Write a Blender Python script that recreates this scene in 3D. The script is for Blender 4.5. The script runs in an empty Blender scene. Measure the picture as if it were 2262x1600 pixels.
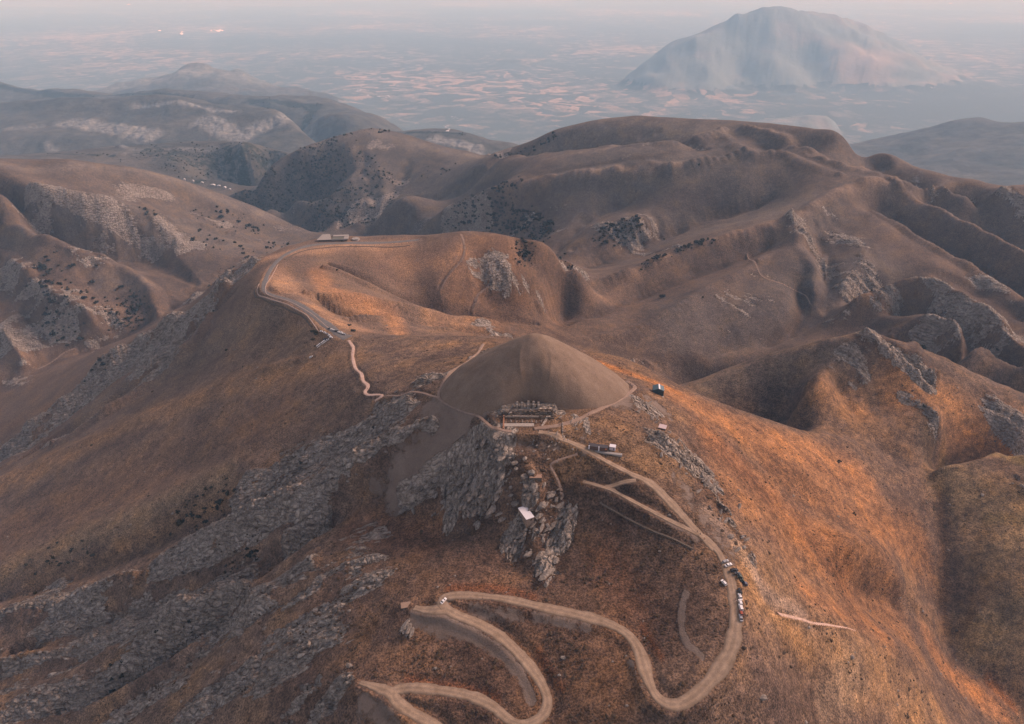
import bpy, bmesh, math, random, time
import numpy as np
from mathutils import Vector, Matrix, Euler
T0 = time.time()
SC = bpy.context.scene
C = SC.collection

# ------------------------------------------------------------------ camera, sky, sun, exposure
HAZE_COL = (.38, .68, 1.0, 1); HAZE_D = 6.6e-5
STAT_X, STAT_Y = 12.0, 408.0
CAM_H, FPX, CX, CY = 284.0, 1506.0, 1131.0, 800.0
PITCH = math.radians(29.73)
cam_d = bpy.data.cameras.new("camera")
cam_d.sensor_width = 36.0
cam_d.lens = 36.0 * FPX / 2262.0
cam_d.clip_start = 1.0
cam_d.clip_end = 400000.0
cam = bpy.data.objects.new("camera", cam_d)
cam.location = (0, 0, CAM_H)
cam.rotation_euler = (math.pi / 2 - PITCH, 0, 0)
C.objects.link(cam)
SC.camera = cam

SUN_EL, SUN_AZ = math.radians(33), math.radians(66)      # azimuth clockwise from +Y (away from the camera)
world = bpy.data.worlds.new("World")
SC.world = world
world.use_nodes = True
wn = world.node_tree
sky = wn.nodes.new("ShaderNodeTexSky")
sky.sky_type = 'NISHITA'
sky.sun_disc = False
sky.sun_elevation = SUN_EL
sky.sun_rotation = SUN_AZ
sky.altitude = 2000
sky.air_density = 1.0
sky.dust_density = 3.0
sky.ozone_density = 1.0
hsv = wn.nodes.new("ShaderNodeHueSaturation")            # a hazy, washed-out evening sky
hsv.inputs['Saturation'].default_value = 0.42
tint = wn.nodes.new("ShaderNodeMix"); tint.data_type = 'RGBA'; tint.blend_type = 'MULTIPLY'; tint.inputs[0].default_value = 1.0
tint.inputs[7].default_value = (1.0, 0.84, 0.84, 1)
wn.links.new(sky.outputs[0], hsv.inputs['Color']); wn.links.new(hsv.outputs[0], tint.inputs[6])
wn.links.new(tint.outputs[2], wn.nodes["Background"].inputs[0])
wn.nodes["Background"].inputs[1].default_value = 0.102
sun_d = bpy.data.lights.new("sun", 'SUN')
sun_d.energy = 2.65
sun_d.angle = math.radians(24)
sun_d.color = (1.0, 0.69, 0.56)
sun = bpy.data.objects.new("sun", sun_d)
sdir = Vector((math.sin(SUN_AZ) * math.cos(SUN_EL), math.cos(SUN_AZ) * math.cos(SUN_EL), math.sin(SUN_EL)))
sun.rotation_euler = sdir.to_track_quat('Z', 'Y').to_euler()
C.objects.link(sun)
SC.view_settings.view_transform = 'Standard'
SC.view_settings.look = 'None'
SC.view_settings.gamma = 1.0
SC.view_settings.exposure = 0.88
SC.cycles.use_denoising = True
SC.cycles.volume_bounces = 1
SC.cycles.max_bounces = 5
SC.cycles.diffuse_bounces = 2
SC.cycles.glossy_bounces = 1

# ------------------------------------------------------------------ from photo measurements to places on the mountain
sp, cp = math.sin(PITCH), math.cos(PITCH)
def tv(py):
    v = (np.asarray(py, float) - CY) / FPX
    return (sp + v * cp) / (cp - v * sp)
def sv(px, py):
    v = (np.asarray(py, float) - CY) / FPX
    return (np.asarray(px, float) - CX) / FPX / (cp - v * sp)

PS, PQ, PZ, PW = [], [], [], []        # control samples: s = X/Y, q = ln Y, z, weight
RELS = []
def line(pts, mode='z', w=1.0, back=None, step=4.0, r=None):
    """pts: (px, py, z) or with mode 'Y' (px, py, Y). back: list of (a, b): a further Y factor, b metres below the line of sight"""
    P = np.array(pts, float)
    if r: RELS.append((np.stack([sv(P[:, 0], P[:, 1]) * (CAM_H - P[:, 2]) / tv(P[:, 1]), (CAM_H - P[:, 2]) / tv(P[:, 1]), P[:, 2]], 1), r[0], r[1]))
    if len(P) == 1:
        A = P
    else:
        A = []
        for a, b in zip(P[:-1], P[1:]):
            n = max(2, int(np.hypot(*(b - a)[:2]) / step))
            A.append(a + (b - a) * np.linspace(0, 1, n, endpoint=False)[:, None])
        A.append(P[-1:])
        A = np.concatenate(A)
    t, s = tv(A[:, 1]), sv(A[:, 0], A[:, 1])
    if mode == 'z':
        z = A[:, 2]; Y = (CAM_H - z) / t
    else:
        Y = A[:, 2]; z = CAM_H - t * Y
    PS.append(s); PQ.append(np.log(Y)); PZ.append(z); PW.append(np.full(len(s), w))
    for (a, b) in (back or []):
        Yb = Y * (1 + a)
        PS.append(s); PQ.append(np.log(Yb)); PZ.append(CAM_H - t * Yb - b); PW.append(np.full(len(s), w * .5))

# --- summit and the ridge that runs from it
line([(1180, 868, 6)]); line([(1120, 880, 8)]); line([(1240, 868, 6)])
line([(1070, 925, 7), (1110, 955, 8), (1200, 943, 10), (1310, 910, 8), (1400, 862, -2)])
line([(1030, 800, -12), (985, 845, -6), (970, 885, -3), (1010, 905, 2), (1070, 925, 7)])
line([(1130, 752, -32), (1000, 745, -40), (900, 746, -48), (780, 752, -58), (740, 744, -60)])
line([(740, 744, -60), (700, 710, -62), (650, 675, -65), (590, 650, -68), (575, 635, -70), (590, 605, -73), (610, 580, -76),
      (650, 550, -80), (700, 538, -84), (760, 533, -86), (880, 532, -88), (920, 529, -88)], w=2)
line([(560, 577, -86), (620, 548, -88), (700, 528, -88), (740, 523, -87), (850, 521, -88), (950, 520, -83), (1020, 511, -74),
      (1100, 519, -80), (1160, 535, -95), (1180, 543, -102)], back=[(.05, 12), (.14, 60)])
line([(1180, 543, -102), (1200, 552, -110), (1260, 580, -145), (1298, 600, -178)], back=[(.04, 8)])
# horseshoe bowl
line([(727, 582, -88), (793, 608, -102), (859, 645, -124), (934, 677, -150), (1040, 701, -172), (1185, 713, -190)], r=(15, -7))
line([(715, 590, -83), (760, 604, -93), (815, 632, -107), (870, 657, -122), (930, 684, -141)], r=(14, 4))
line([(675, 644, -68), (709, 655, -78), (765, 659, -90), (821, 664, -101), (896, 681, -120), (1000, 700, -148), (1100, 715, -172)], r=(16, 5))
line([(700, 665, -82), (746, 688, -95), (802, 703, -107), (859, 707, -118), (915, 717, -131), (1000, 728, -150), (1100, 738, -168), (1250, 765, -202)], r=(15, -6))
line([(765, 709, -82), (821, 706, -92), (877, 711, -103), (940, 726, -120), (1050, 742, -145)], r=(16, 4))
line([(850, 737, -88), (1000, 739, -112)])
line([(1020, 560, -92), (960, 640, -130)]); line([(900, 560, -95), (900, 610, -116)])
line([(1100, 560, -100), (1080, 610, -128), (1070, 645, -150)]); line([(1160, 560, -114), (1200, 620, -150), (1200, 665, -174)])
line([(820, 560, -91), (810, 590, -100)]); line([(640, 610, -78), (660, 640, -72)])
# spine of rock on the left flank and the land behind it
line([(550, 592, -95), (500, 628, -122), (440, 680, -152), (380, 722, -182), (320, 762, -210), (250, 822, -245), (200, 862, -268), (100, 945, -312), (0, 1015, -348), (-120, 1090, -385)])
line([(540, 582, -108), (430, 668, -198), (300, 738, -272), (150, 800, -335), (0, 868, -372)], back=None)
line([(500, 600, -290), (420, 648, -302), (300, 715, -326), (150, 780, -357), (0, 850, -386), (-150, 930, -400)], r=(40, -6))
line([(700, 787, -72), (600, 815, -100), (500, 850, -130), (300, 930, -193), (150, 990, -240), (0, 1060, -288), (-150, 1130, -330)], r=(16, 2))
line([(560, 700, -98), (500, 765, -138), (400, 820, -178), (300, 872, -218), (150, 950, -270), (0, 1035, -318)], r=(22, -3))
line([(650, 720, -82), (600, 760, -100)])
line([(780, 760, -58), (800, 830, -42), (845, 880, -30), (700, 950, -70), (600, 1000, -92), (500, 1050, -115), (300, 1130, -165), (150, 1200, -203), (0, 1265, -238)])
line([(700, 850, -68), (500, 930, -128), (300, 1010, -190), (150, 1070, -232), (0, 1130, -272)])
line([(400, 1040, -158), (200, 1120, -210), (0, 1195, -255)])
line([(905, 868, -18), (970, 885, -4)])
# rock ribs low on the left
line([(962, 935, -10), (900, 965, -22), (800, 1015, -42), (700, 1072, -66), (600, 1130, -92), (500, 1172, -116), (350, 1252, -156), (200, 1322, -190), (0, 1405, -228), (-150, 1470, -250)])
line([(850, 950, -36), (700, 1030, -76), (600, 1085, -104), (400, 1180, -156), (200, 1258, -202), (0, 1325, -244)], r=(16, -4))
line([(860, 1060, -48), (760, 1115, -72), (680, 1175, -92), (600, 1220, -107), (440, 1320, -146), (300, 1400, -179), (150, 1465, -207), (0, 1530, -230)])
line([(700, 1190, -84), (640, 1215, -96), (540, 1290, -112), (430, 1345, -138), (300, 1422, -170), (150, 1486, -198), (0, 1560, -224), (-100, 1610, -238)])
line([(600, 1260, -106), (420, 1400, -154), (250, 1510, -192), (120, 1610, -218)])
line([(760, 1250, -66), (700, 1330, -78), (560, 1440, -108), (400, 1600, -148)])
line([(870, 1060, -44), (1000, 1000, -20), (1052, 940, 2)])
line([(1120, 1000, 0), (1180, 1060, -10)]); line([(1000, 1155, -50), (1100, 1090, -22), (1160, 1010, -2)])
line([(1240, 1120, -24), (1200, 1190, -35), (1150, 1240, -43)])
line([(900, 1120, -62), (880, 1200, -62)])
# head of the valley in front
line([(1300, 1000, 2), (1400, 1052, -4), (1480, 1110, -10), (1540, 1180, -15), (1600, 1240, -18), (1620, 1300, -20), (1634, 1380, -22),
      (1600, 1460, -25), (1480, 1560, -30)])
line([(1430, 1480, -33), (1400, 1400, -35), (1300, 1360, -38), (1180, 1335, -40), (1060, 1318, -42), (980, 1325, -44)])
line([(1000, 1358, -45), (1100, 1410, -48), (1180, 1490, -51), (1210, 1550, -53), (1180, 1590, -54), (1130, 1597, -55)])
line([(1060, 1550, -57), (960, 1525, -59), (880, 1520, -60), (870, 1550, -61), (950, 1605, -63)])
line([(780, 1510, -63)]); line([(880, 1345, -50)]); line([(1000, 1250, -42)]); line([(1300, 1200, -31)]); line([(1400, 1260, -31)])
line([(1500, 1380, -28)]); line([(1000, 1450, -54)]); line([(700, 1600, -84)]); line([(1300, 1600, -46)])
line([(1500, 960, 0)]); line([(1340, 960, 4)])
# right flank, orange slope and gully
line([(1290, 770, -30), (1370, 787, -38), (1430, 811, -42), (1500, 852, -50), (1600, 890, -75), (1700, 925, -105), (1755, 944, -124)], back=[(.08, 22), (.18, 60)])
line([(1452, 876, -9), (1530, 1000, -22), (1600, 1100, -24), (1665, 1220, -25)])
line([(1720, 1357, -45), (1880, 1395, -100), (1990, 1425, -165)]); line([(1800, 1500, -88), (1900, 1600, -122)]); line([(1700, 1500, -43)])
line([(1850, 1258, -122), (1950, 1308, -182), (2060, 1375, -252)], r=(10, -4))
line([(1880, 1230, -120), (1990, 1290, -190)])
line([(1750, 1250, -75), (1800, 1110, -115), (1750, 1020, -95)]); line([(1950, 1150, -178), (1900, 1060, -160)])
line([(1760, 947, -128), (1850, 950, -150), (1920, 962, -166), (1962, 1000, -181), (2050, 1052, -200), (2085, 1200, -236), (2080, 1300, -261),
      (2100, 1420, -287), (2180, 1492, -305), (2262, 1562, -325), (2330, 1620, -340)], w=2, r=(20, -3))
line([(2070, 1040, -196), (2150, 1022, -190), (2262, 1015, -187), (2380, 1010, -185)], back=[(.07, 14)], r=(12, 3))
line([(2262, 1110, -206), (2200, 1200, -223)]); line([(2420, 1060, -196), (2420, 1200, -226), (2450, 1400, -280)]); line([(2262, 1300, -240)]); line([(2262, 1455, -294), (2160, 1360, -262)])
# near peak on the right
line([(1535, 840, -193), (1600, 815, -175), (1700, 780, -146), (1800, 755, -120), (1870, 740, -108), (1912, 729, -98), (1960, 742, -112), (2040, 772, -133),
      (2150, 823, -163), (2262, 872, -190), (2400, 920, -205)], back=[(.06, 18), (.14, 45)])
line([(1912, 735, -99), (1960, 790, -122), (2000, 850, -146), (2080, 930, -168)], r=(16, 3)); line([(1800, 800, -138), (1760, 900, -150)])
line([(1850, 850, -146), (1880, 905, -160)], r=(14, -3)); line([(2150, 900, -180), (2262, 950, -195)]); line([(2200, 985, -188)]); line([(1940, 900, -166)])
line([(1560, 798, -249), (1700, 772, -236), (1900, 722, -214), (2050, 762, -203), (2262, 845, -207)])
line([(1190, 713, -192), (1250, 752, -210), (1400, 786, -232), (1560, 800, -248)])
line([(1975, 714, -186), (2080, 706, -165), (2140, 743, -169), (2262, 793, -175)], back=[(.06, 14)], r=(18, 4))
# great hill on the right: skyline
line([(1092, 349, -265), (1130, 330, -213), (1200, 300, -132), (1300, 270, -86), (1400, 255, -63), (1500, 262, -60), (1600, 265, -56),
      (1700, 272, -50), (1800, 283, -48), (1850, 298, -60), (1930, 335, -85), (2000, 370, -109), (2080, 392, -114), (2140, 405, -119),
      (2178, 417, -126)], back=[(.1, 40), (.35, 250)])
line([(2178, 417, -122), (2262, 410, -112), (2400, 400, -100)], back=[(.1, 40), (.35, 250)])
line([(1640, 283, -60), (1740, 320, -75), (1820, 360, -90), (1900, 380, -98), (2000, 396, -103)], r=(40, 7))
line([(1750, 300, -86), (1850, 345, -112), (1950, 375, -119)], r=(40, -7))
line([(1590, 300, -80), (1650, 335, -76), (1720, 346, -82), (1800, 372, -92), (1850, 386, -96)], r=(36, 5)); line([(1700, 330, -92), (1780, 355, -103)])
line([(1600, 290, -70), (1480, 320, -84), (1330, 332, -118), (1200, 352, -163), (1100, 366, -203), (1050, 373, -235)], r=(45, 6))
line([(1450, 290, -84), (1350, 305, -108), (1250, 322, -142), (1150, 350, -198)], r=(45, -5))
line([(1560, 330, -92), (1450, 345, -128), (1350, 358, -158), (1200, 385, -217), (1050, 415, -282), (900, 450, -352), (780, 490, -412), (735, 515, -430)], r=(45, -8))
line([(1640, 345, -88), (1500, 372, -108), (1400, 378, -118), (1250, 395, -148), (1100, 425, -198), (950, 462, -263), (850, 480, -318), (735, 518, -400)], r=(42, 7))
line([(1000, 470, -290), (1060, 455, -250)]); line([(1080, 500, -268), (1120, 465, -235)])
line([(1700, 440, -150), (1600, 472, -176), (1500, 502, -198), (1400, 535, -220), (1300, 593, -247)], r=(36, -8))
line([(1400, 440, -172), (1300, 480, -205), (1235, 552, -238)], r=(30, -7)); line([(1500, 420, -142)]); line([(1650, 400, -118)])
line([(1440, 500, -188), (1350, 510, -198), (1270, 545, -222)], r=(26, -4))
line([(1300, 605, -222), (1200, 548, -252), (1100, 518, -285), (1000, 508, -310), (850, 525, -372), (735, 522, -432)])
line([(2060, 408, -112), (1930, 410, -109), (1850, 430, -114), (1760, 480, -136), (1700, 505, -147), (1600, 530, -162), (1450, 580, -190), (1350, 625, -210),
      (1250, 665, -222), (1195, 702, -200)], r=(30, 6))
line([(1700, 548, -176), (1550, 600, -198), (1400, 660, -226), (1250, 715, -215)], r=(26, -6))
line([(1700, 560, -170), (1640, 602, -182), (1550, 642, -193), (1500, 680, -202), (1400, 735, -221), (1300, 752, -219)], r=(26, 3))
line([(1640, 602, -182), (1650, 655, -196), (1690, 700, -213), (1640, 750, -232)])
line([(1740, 635, -190), (1752, 680, -208), (1720, 730, -228), (1660, 765, -240), (1560, 794, -248)])
line([(1765, 640, -203), (1772, 690, -221), (1740, 735, -237), (1690, 768, -245)], r=(16, -4))
line([(1740, 480, -134), (1770, 540, -155), (1800, 600, -178), (1800, 640, -190)], r=(24, 4)); line([(1800, 500, -152), (1820, 590, -186), (1830, 690, -211)], r=(24, -6))
line([(1900, 470, -139), (1870, 560, -168), (1850, 640, -190)])
line([(1930, 465, -135), (2000, 515, -153), (2100, 575, -171), (2200, 630, -185), (2262, 665, -193), (2400, 740, -205)], back=[(.05, 10)], r=(26, 6))
line([(1980, 480, -162), (2080, 540, -185), (2180, 590, -205), (2262, 640, -220), (2400, 720, -240)], r=(26, -8))
line([(1960, 420, -125), (2080, 475, -142), (2180, 530, -164), (2262, 575, -178), (2400, 640, -190)], back=[(.05, 10)], r=(28, 6))
line([(2100, 450, -160), (2262, 548, -205)], r=(28, -8)); line([(2060, 408, -112), (2140, 425, -121), (2262, 442, -127), (2400, 460, -135)])
line([(1880, 668, -182), (1960, 640, -168), (2050, 620, -152), (2100, 650, -157), (2180, 700, -163), (2262, 745, -168), (2400, 800, -180)], back=[(.05, 10)], r=(20, 5))
line([(2050, 596, -166), (2150, 645, -192), (2262, 706, -208)], r=(22, -5)); line([(1960, 692, -187), (2050, 696, -178)]); line([(1950, 600, -172), (1990, 560, -164)])
# far cone hill in the middle
line([(530, 425, -400), (600, 372, -330), (680, 330, -275), (750, 300, -240), (820, 283, -215), (880, 292, -232), (960, 320, -255), (1040, 335, -273), (1090, 350, -290)], back=[(.08, 40), (.25, 220)])
line([(760, 335, -262), (870, 330, -262)])
line([(750, 400, -328), (850, 405, -322)], r=(40, 4)); line([(650, 430, -372), (720, 480, -402)]); line([(600, 450, -402)]); line([(950, 380, -290)])
line([(800, 340, -270), (830, 440, -352)], r=(40, -8)); line([(900, 360, -290), (870, 430, -345)], r=(40, -8))
line([(735, 520, -432), (640, 482, -436), (560, 442, -446), (500, 416, -475), (460, 408, -490)])
# hillside on the left
line([(-150, 360, -108), (0, 350, -115), (150, 355, -121), (300, 375, -164), (380, 392, -200), (450, 413, -250), (560, 455, -320), (650, 500, -366), (715, 523, -410)], back=[(.08, 30), (.2, 110)])
line([(-150, 440, -135), (0, 430, -142), (130, 425, -142), (250, 450, -176), (330, 470, -206), (450, 505, -262), (560, 535, -308), (640, 548, -344)], r=(34, 6))
line([(-150, 410, -126), (0, 405, -132), (100, 413, -135), (300, 440, -210), (450, 480, -290), (600, 530, -355)])
line([(-150, 500, -190), (0, 502, -198), (60, 515, -203), (150, 545, -222), (250, 580, -252), (330, 640, -288), (350, 700, -312)], r=(30, 6))
line([(0, 492, -218), (100, 520, -232), (250, 560, -272), (330, 572, -290), (430, 625, -296)], r=(32, -7))
line([(400, 560, -272), (450, 600, -290)])
line([(0, 560, -240), (100, 640, -268), (200, 700, -302)], r=(24, 4)); line([(0, 655, -292), (80, 690, -310)]); line([(0, 740, -328), (60, 790, -352)])
line([(200, 640, -285), (260, 700, -310)])
# farther hills
line([(-150, 345, 3300), (0, 342, 3300), (100, 338, 3300), (250, 325, 3350), (400, 312, 3400), (520, 315, 3400), (600, 330, 3300), (670, 348, 3150)], 'Y', back=[(.06, 20), (.18, 90)])
line([(200, 372, 2950), (350, 390, 2900), (480, 400, 2930), (560, 412, 2750)], 'Y'); line([(480, 350, 3180), (560, 360, 3100)], 'Y'); line([(400, 360, 3020)], 'Y')
line([(-150, 240, 5300), (0, 232, 5200), (60, 222, 5200), (130, 216, 5150), (250, 221, 5050), (330, 212, 5100), (400, 216, 5050), (440, 226, 5000), (520, 240, 4900), (580, 232, 4900), (630, 255, 4750), (670, 290, 4500), (700, 325, 4250)], 'Y', back=[(.05, 20), (.14, 90)])
line([(0, 300, 4400), (200, 300, 4300), (400, 290, 4450), (560, 310, 4250)], 'Y'); line([(100, 250, 4900), (250, 250, 4850), (330, 262, 4700), (450, 262, 4700)], 'Y'); line([(500, 280, 4500), (610, 285, 4480)], 'Y')
line([(255, 208, 6200), (330, 198, 6300), (385, 195, 6300), (450, 209, 6200), (560, 213, 6200), (650, 212, 6200), (720, 218, 6100), (790, 245, 5900), (850, 272, 5700), (890, 288, 5500)], 'Y', back=[(.06, 40), (.18, 180)])
line([(700, 262, 5200), (760, 292, 4900)], 'Y'); line([(480, 222, 5800), (600, 228, 5700)], 'Y')
line([(-150, 176, 7100), (0, 181, 7000), (40, 192, 6900), (130, 205, 6800), (230, 203, 6600)], 'Y', back=[(.06, 60), (.2, 260)])
line([(225, 196, 9400), (300, 166, 9800), (360, 150, 9950), (430, 137, 10000), (465, 148, 9900), (495, 163, 9800), (530, 158, 9800), (560, 175, 9600)], 'Y', back=[(.06, 120), (.16, 330)])
line([(880, 285, 4600), (950, 286, 4500), (1000, 287, 4500), (1050, 300, 4400), (1090, 312, 4300), (1130, 322, 4200)], 'Y', back=[(.08, 50), (.25, 260)])
line([(1000, 340, 3900), (1080, 350, 3900)], 'Y')
line([(1880, 325, 6700), (1960, 300, 6200), (2040, 285, 6000), (2100, 270, 5900), (2170, 261, 5900), (2205, 268, 5900), (2262, 262, 5800), (2400, 250, 5700)], 'Y', back=[(.08, 80), (.25, 420)])
line([(2000, 362, 5200), (2120, 330, 5100), (2262, 330, 4900)], 'Y'); line([(2100, 390, 4500), (2200, 402, 4200), (2400, 400, 4200)], 'Y')
line([(1340, 215, 10900), (1390, 165, 11800), (1430, 130, 12000), (1490, 85, 12200), (1560, 48, 12300), (1640, 20, 12500), (1690, 14, 12500), (1750, 22, 12700), (1800, 34, 13000),
      (1880, 52, 13500), (1960, 88, 13800), (2040, 128, 13500), (2120, 162, 12500), (2200, 188, 11300)], 'Y', back=[(.1, 150), (.3, 700)])
line([(1700, 60, 12000), (1700, 120, 11500), (1720, 180, 10700), (1730, 235, 9600)], 'Y'); line([(1600, 100, 11600), (1560, 180, 10700), (1540, 235, 9700)], 'Y'); line([(1640, 150, 11400), (1640, 225, 10000)], 'Y')
line([(1780, 60, 12200), (1880, 95, 11800), (1960, 160, 11200), (2030, 200, 10600)], 'Y'); line([(1840, 150, 11300), (1880, 200, 10700)], 'Y'); line([(1780, 150, 11500), (1800, 220, 10200)], 'Y')
# the plain
line([(1300, 236, -1243), (1500, 240, -1232), (1700, 246, -1236), (1900, 236, -1232), (2100, 214, -1240), (2200, 205, -1244)], step=8)
PL = -1250.
for py in (6, 20, 40, 60, 85, 110, 140, 165):
    for px in range(-300, 2700, 150):
        if 1300 < px < 2300 and py > 3: continue
        if 150 < px < 620 and py > 120: continue
        line([(px, py, PL)], w=2)
for px, py in [(620, 190), (700, 195), (800, 200), (800, 225), (900, 240), (900, 265), (1000, 240), (1000, 265), (1100, 250), (1100, 285), (1150, 300), (1200, 230), (1200, 270),
               (1300, 245), (1400, 245), (1500, 250), (1600, 250), (1750, 252), (1850, 255), (1830, 281), (1780, 276), (1700, 266), (1870, 305), (1900, 240), (1950, 280), (1860, 290), (2000, 240), (2100, 225), (2200, 215), (2262, 230), (2350, 220), (50, 160), (-100, 160)]:
    line([(px, py, PL)], w=2)

PS, PQ, PZ, PW = map(np.concatenate, (PS, PQ, PZ, PW))

# ------------------------------------------------------------------ the height field between the control lines
QMIN, QMAX, SMAX = math.log(130.0), math.log(95000.0), 1.5
def solve():
    h = None
    for lv, step in enumerate((.096, .048, .024, .012, .006)):
        ns, nq = int(round(2 * SMAX / step)) + 1, int(round((QMAX - QMIN) / step)) + 1
        j = np.clip(np.round((PS + SMAX) / (2 * SMAX) * (ns - 1)).astype(int), 0, ns - 1)
        i = np.clip(np.round((PQ - QMIN) / (QMAX - QMIN) * (nq - 1)).astype(int), 0, nq - 1)
        W = np.zeros((nq, ns)); B = np.zeros((nq, ns))
        np.add.at(W, (i, j), PW); np.add.at(B, (i, j), PW * PZ)
        T = np.where(W > 0, B / np.maximum(W, 1e-9), 0)
        W = np.minimum(W, 2) * 1.0
        if h is None:
            h = np.full((nq, ns), -300.)
        else:
            oy = np.linspace(0, h.shape[0] - 1, nq); ox = np.linspace(0, h.shape[1] - 1, ns)
            h = bil(h, oy[:, None] + 0 * ox[None], ox[None] + 0 * oy[:, None])
        # tension spline: membrane alpha, plate beta
        alpha = .010
        beta = .10 * (0.012 / step) ** 2 if step < .012 else .10
        def lap(u):
            p = np.pad(u, 1, mode='edge')
            return 4 * u - p[:-2, 1:-1] - p[2:, 1:-1] - p[1:-1, :-2] - p[1:-1, 2:]
        def A(u):
            l = lap(u)
            return W * u + alpha * l + beta * lap(l)
        b = W * T
        r = b - A(h); M = W + alpha * 4 + beta * 20
        zc = r / M; p = zc.copy(); rz = (r * zc).sum()
        for it in range((300, 300, 260, 200, 120)[lv]):
            Ap = A(p); a = rz / (p * Ap).sum()
            h = h + a * p; r = r - a * Ap
            zc = r / M; rz2 = (r * zc).sum()
            if rz2 < 1e-6: break
            p = zc + rz2 / rz * p; rz = rz2
    for _ in range(2):
        p = np.pad(h, 1, mode='edge')
        h = .5 * h + .125 * (p[:-2, 1:-1] + p[2:, 1:-1] + p[1:-1, :-2] + p[1:-1, 2:])
    return h
def bil(a, y, x):
    y = np.clip(y, 0, a.shape[0] - 1.001); x = np.clip(x, 0, a.shape[1] - 1.001)
    y0 = y.astype(np.int32); x0 = x.astype(np.int32); fy = y - y0; fx = x - x0
    return (a[y0, x0] * (1 - fx) + a[y0, x0 + 1] * fx) * (1 - fy) + (a[y0 + 1, x0] * (1 - fx) + a[y0 + 1, x0 + 1] * fx) * fy
HG = solve()
def base_h(s, q):
    return bil(HG, (q - QMIN) / (QMAX - QMIN) * (HG.shape[0] - 1), (s + SMAX) / (2 * SMAX) * (HG.shape[1] - 1))
print("solve", time.time() - T0)

# ------------------------------------------------------------------ noise
def h2(ix, iy, k=0):
    n = (ix.astype(np.int64) * 374761393 + iy.astype(np.int64) * 668265263 + k * 1274126177) & 0x7fffffff
    n = ((n ^ (n >> 13)) * 1274126177) & 0x7fffffff
    return ((n ^ (n >> 16)) & 0xffffff) / float(0xffffff)
def vnoise(x, y, k=0):
    x0 = np.floor(x); y0 = np.floor(y); fx = x - x0; fy = y - y0
    fx = fx * fx * fx * (fx * (fx * 6 - 15) + 10); fy = fy * fy * fy * (fy * (fy * 6 - 15) + 10)
    x0 = x0.astype(np.int64); y0 = y0.astype(np.int64)
    a = h2(x0, y0, k); b = h2(x0 + 1, y0, k); c = h2(x0, y0 + 1, k); d = h2(x0 + 1, y0 + 1, k)
    return (a + (b - a) * fx + (c - a) * fy + (a - b - c + d) * fx * fy) * 2 - 1
def fbm(x, y, lam, octs, k=0, gain=.5):
    v = 0.; a = 1.
    for o in range(octs):
        v = v + a * vnoise(x / lam + 17.3 * o, y / lam - 9.1 * o, k + o); lam /= 2.03; a *= gain
    return v
def gullies(X, Y, gx, gy, lam, k=0):
    """ridges and furrows that run down the slope"""
    g = np.sqrt(gx * gx + gy * gy) + 1e-6
    px_, py_ = -gy / g, gx / g
    cx, cy = np.floor(X / lam), np.floor(Y / lam)
    sc = np.zeros_like(X); ss = np.zeros_like(X); sw = np.zeros_like(X)
    for dx in (-1, 0, 1):
        for dy in (-1, 0, 1):
            ix, iy = cx + dx, cy + dy
            rx = X - (ix + .2 + .6 * h2(ix, iy, k)) * lam; ry = Y - (iy + .2 + .6 * h2(ix, iy, k + 1)) * lam
            w = np.maximum(0, np.exp(-2.2 * (rx * rx + ry * ry) / (lam * lam)) - .011)
            ph = (rx * px_ + ry * py_) * (2 * math.pi / (lam * .85))
            sc += w * np.cos(ph); ss += w * np.sin(ph); sw += w
    m = np.sqrt(sc * sc + ss * ss) + 1e-6
    return sc / m * np.minimum(1, m / sw * 2)
def cells(u, v, k=0):
    """cellular pattern: edge distance (F2-F1) and a random value for the cell"""
    cu, cv = np.floor(u), np.floor(v)
    f1 = np.full(u.shape, 9.); f2 = np.full(u.shape, 9.); idv = np.zeros(u.shape)
    for dx in (-1, 0, 1):
        for dy in (-1, 0, 1):
            iu, iv = cu + dx, cv + dy
            d = (iu + h2(iu, iv, k) - u) ** 2 + (iv + h2(iu, iv, k + 1) - v) ** 2
            nb = d < f1
            f2 = np.where(nb, f1, np.minimum(f2, d)); idv = np.where(nb, h2(iu, iv, k + 2), idv); f1 = np.where(nb, d, f1)
    return np.sqrt(f2) - np.sqrt(f1), idv, f1

# ------------------------------------------------------------------ mesh grid of the land
def qsteps():
    q = [math.log(150.0)]
    while q[-1] < math.log(94000.0):
        Y = math.exp(q[-1])
        q.append(q[-1] + (.0027 if Y < 1700 else min(.0085, .0027 * (Y / 1700) ** .7)))
    return np.array(q)
def ssteps():
    s = [0.]
    while s[-1] < 1.42:
        s.append(s[-1] + (.0013 if s[-1] < .8 else .0022))
    s = np.array(s)
    return np.concatenate([-s[::-1], s[1:]])
RQ, RS = qsteps(), ssteps()
NQ, NS = len(RQ), len(RS)
QQ, SS = np.meshgrid(RQ, RS, indexing='ij')
YY = np.exp(QQ); XX = SS * YY
ZZ = base_h(SS, QQ)
def gq(a, q): return np.interp(q, RQ, np.arange(NQ))
def ground(X, Y, Zf=None):
    X = np.asarray(X, float); Y = np.asarray(Y, float)
    return bil(ZZ if Zf is None else Zf, np.interp(np.log(Y), RQ, np.arange(NQ)), np.interp(X / Y, RS, np.arange(NS)))
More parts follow.
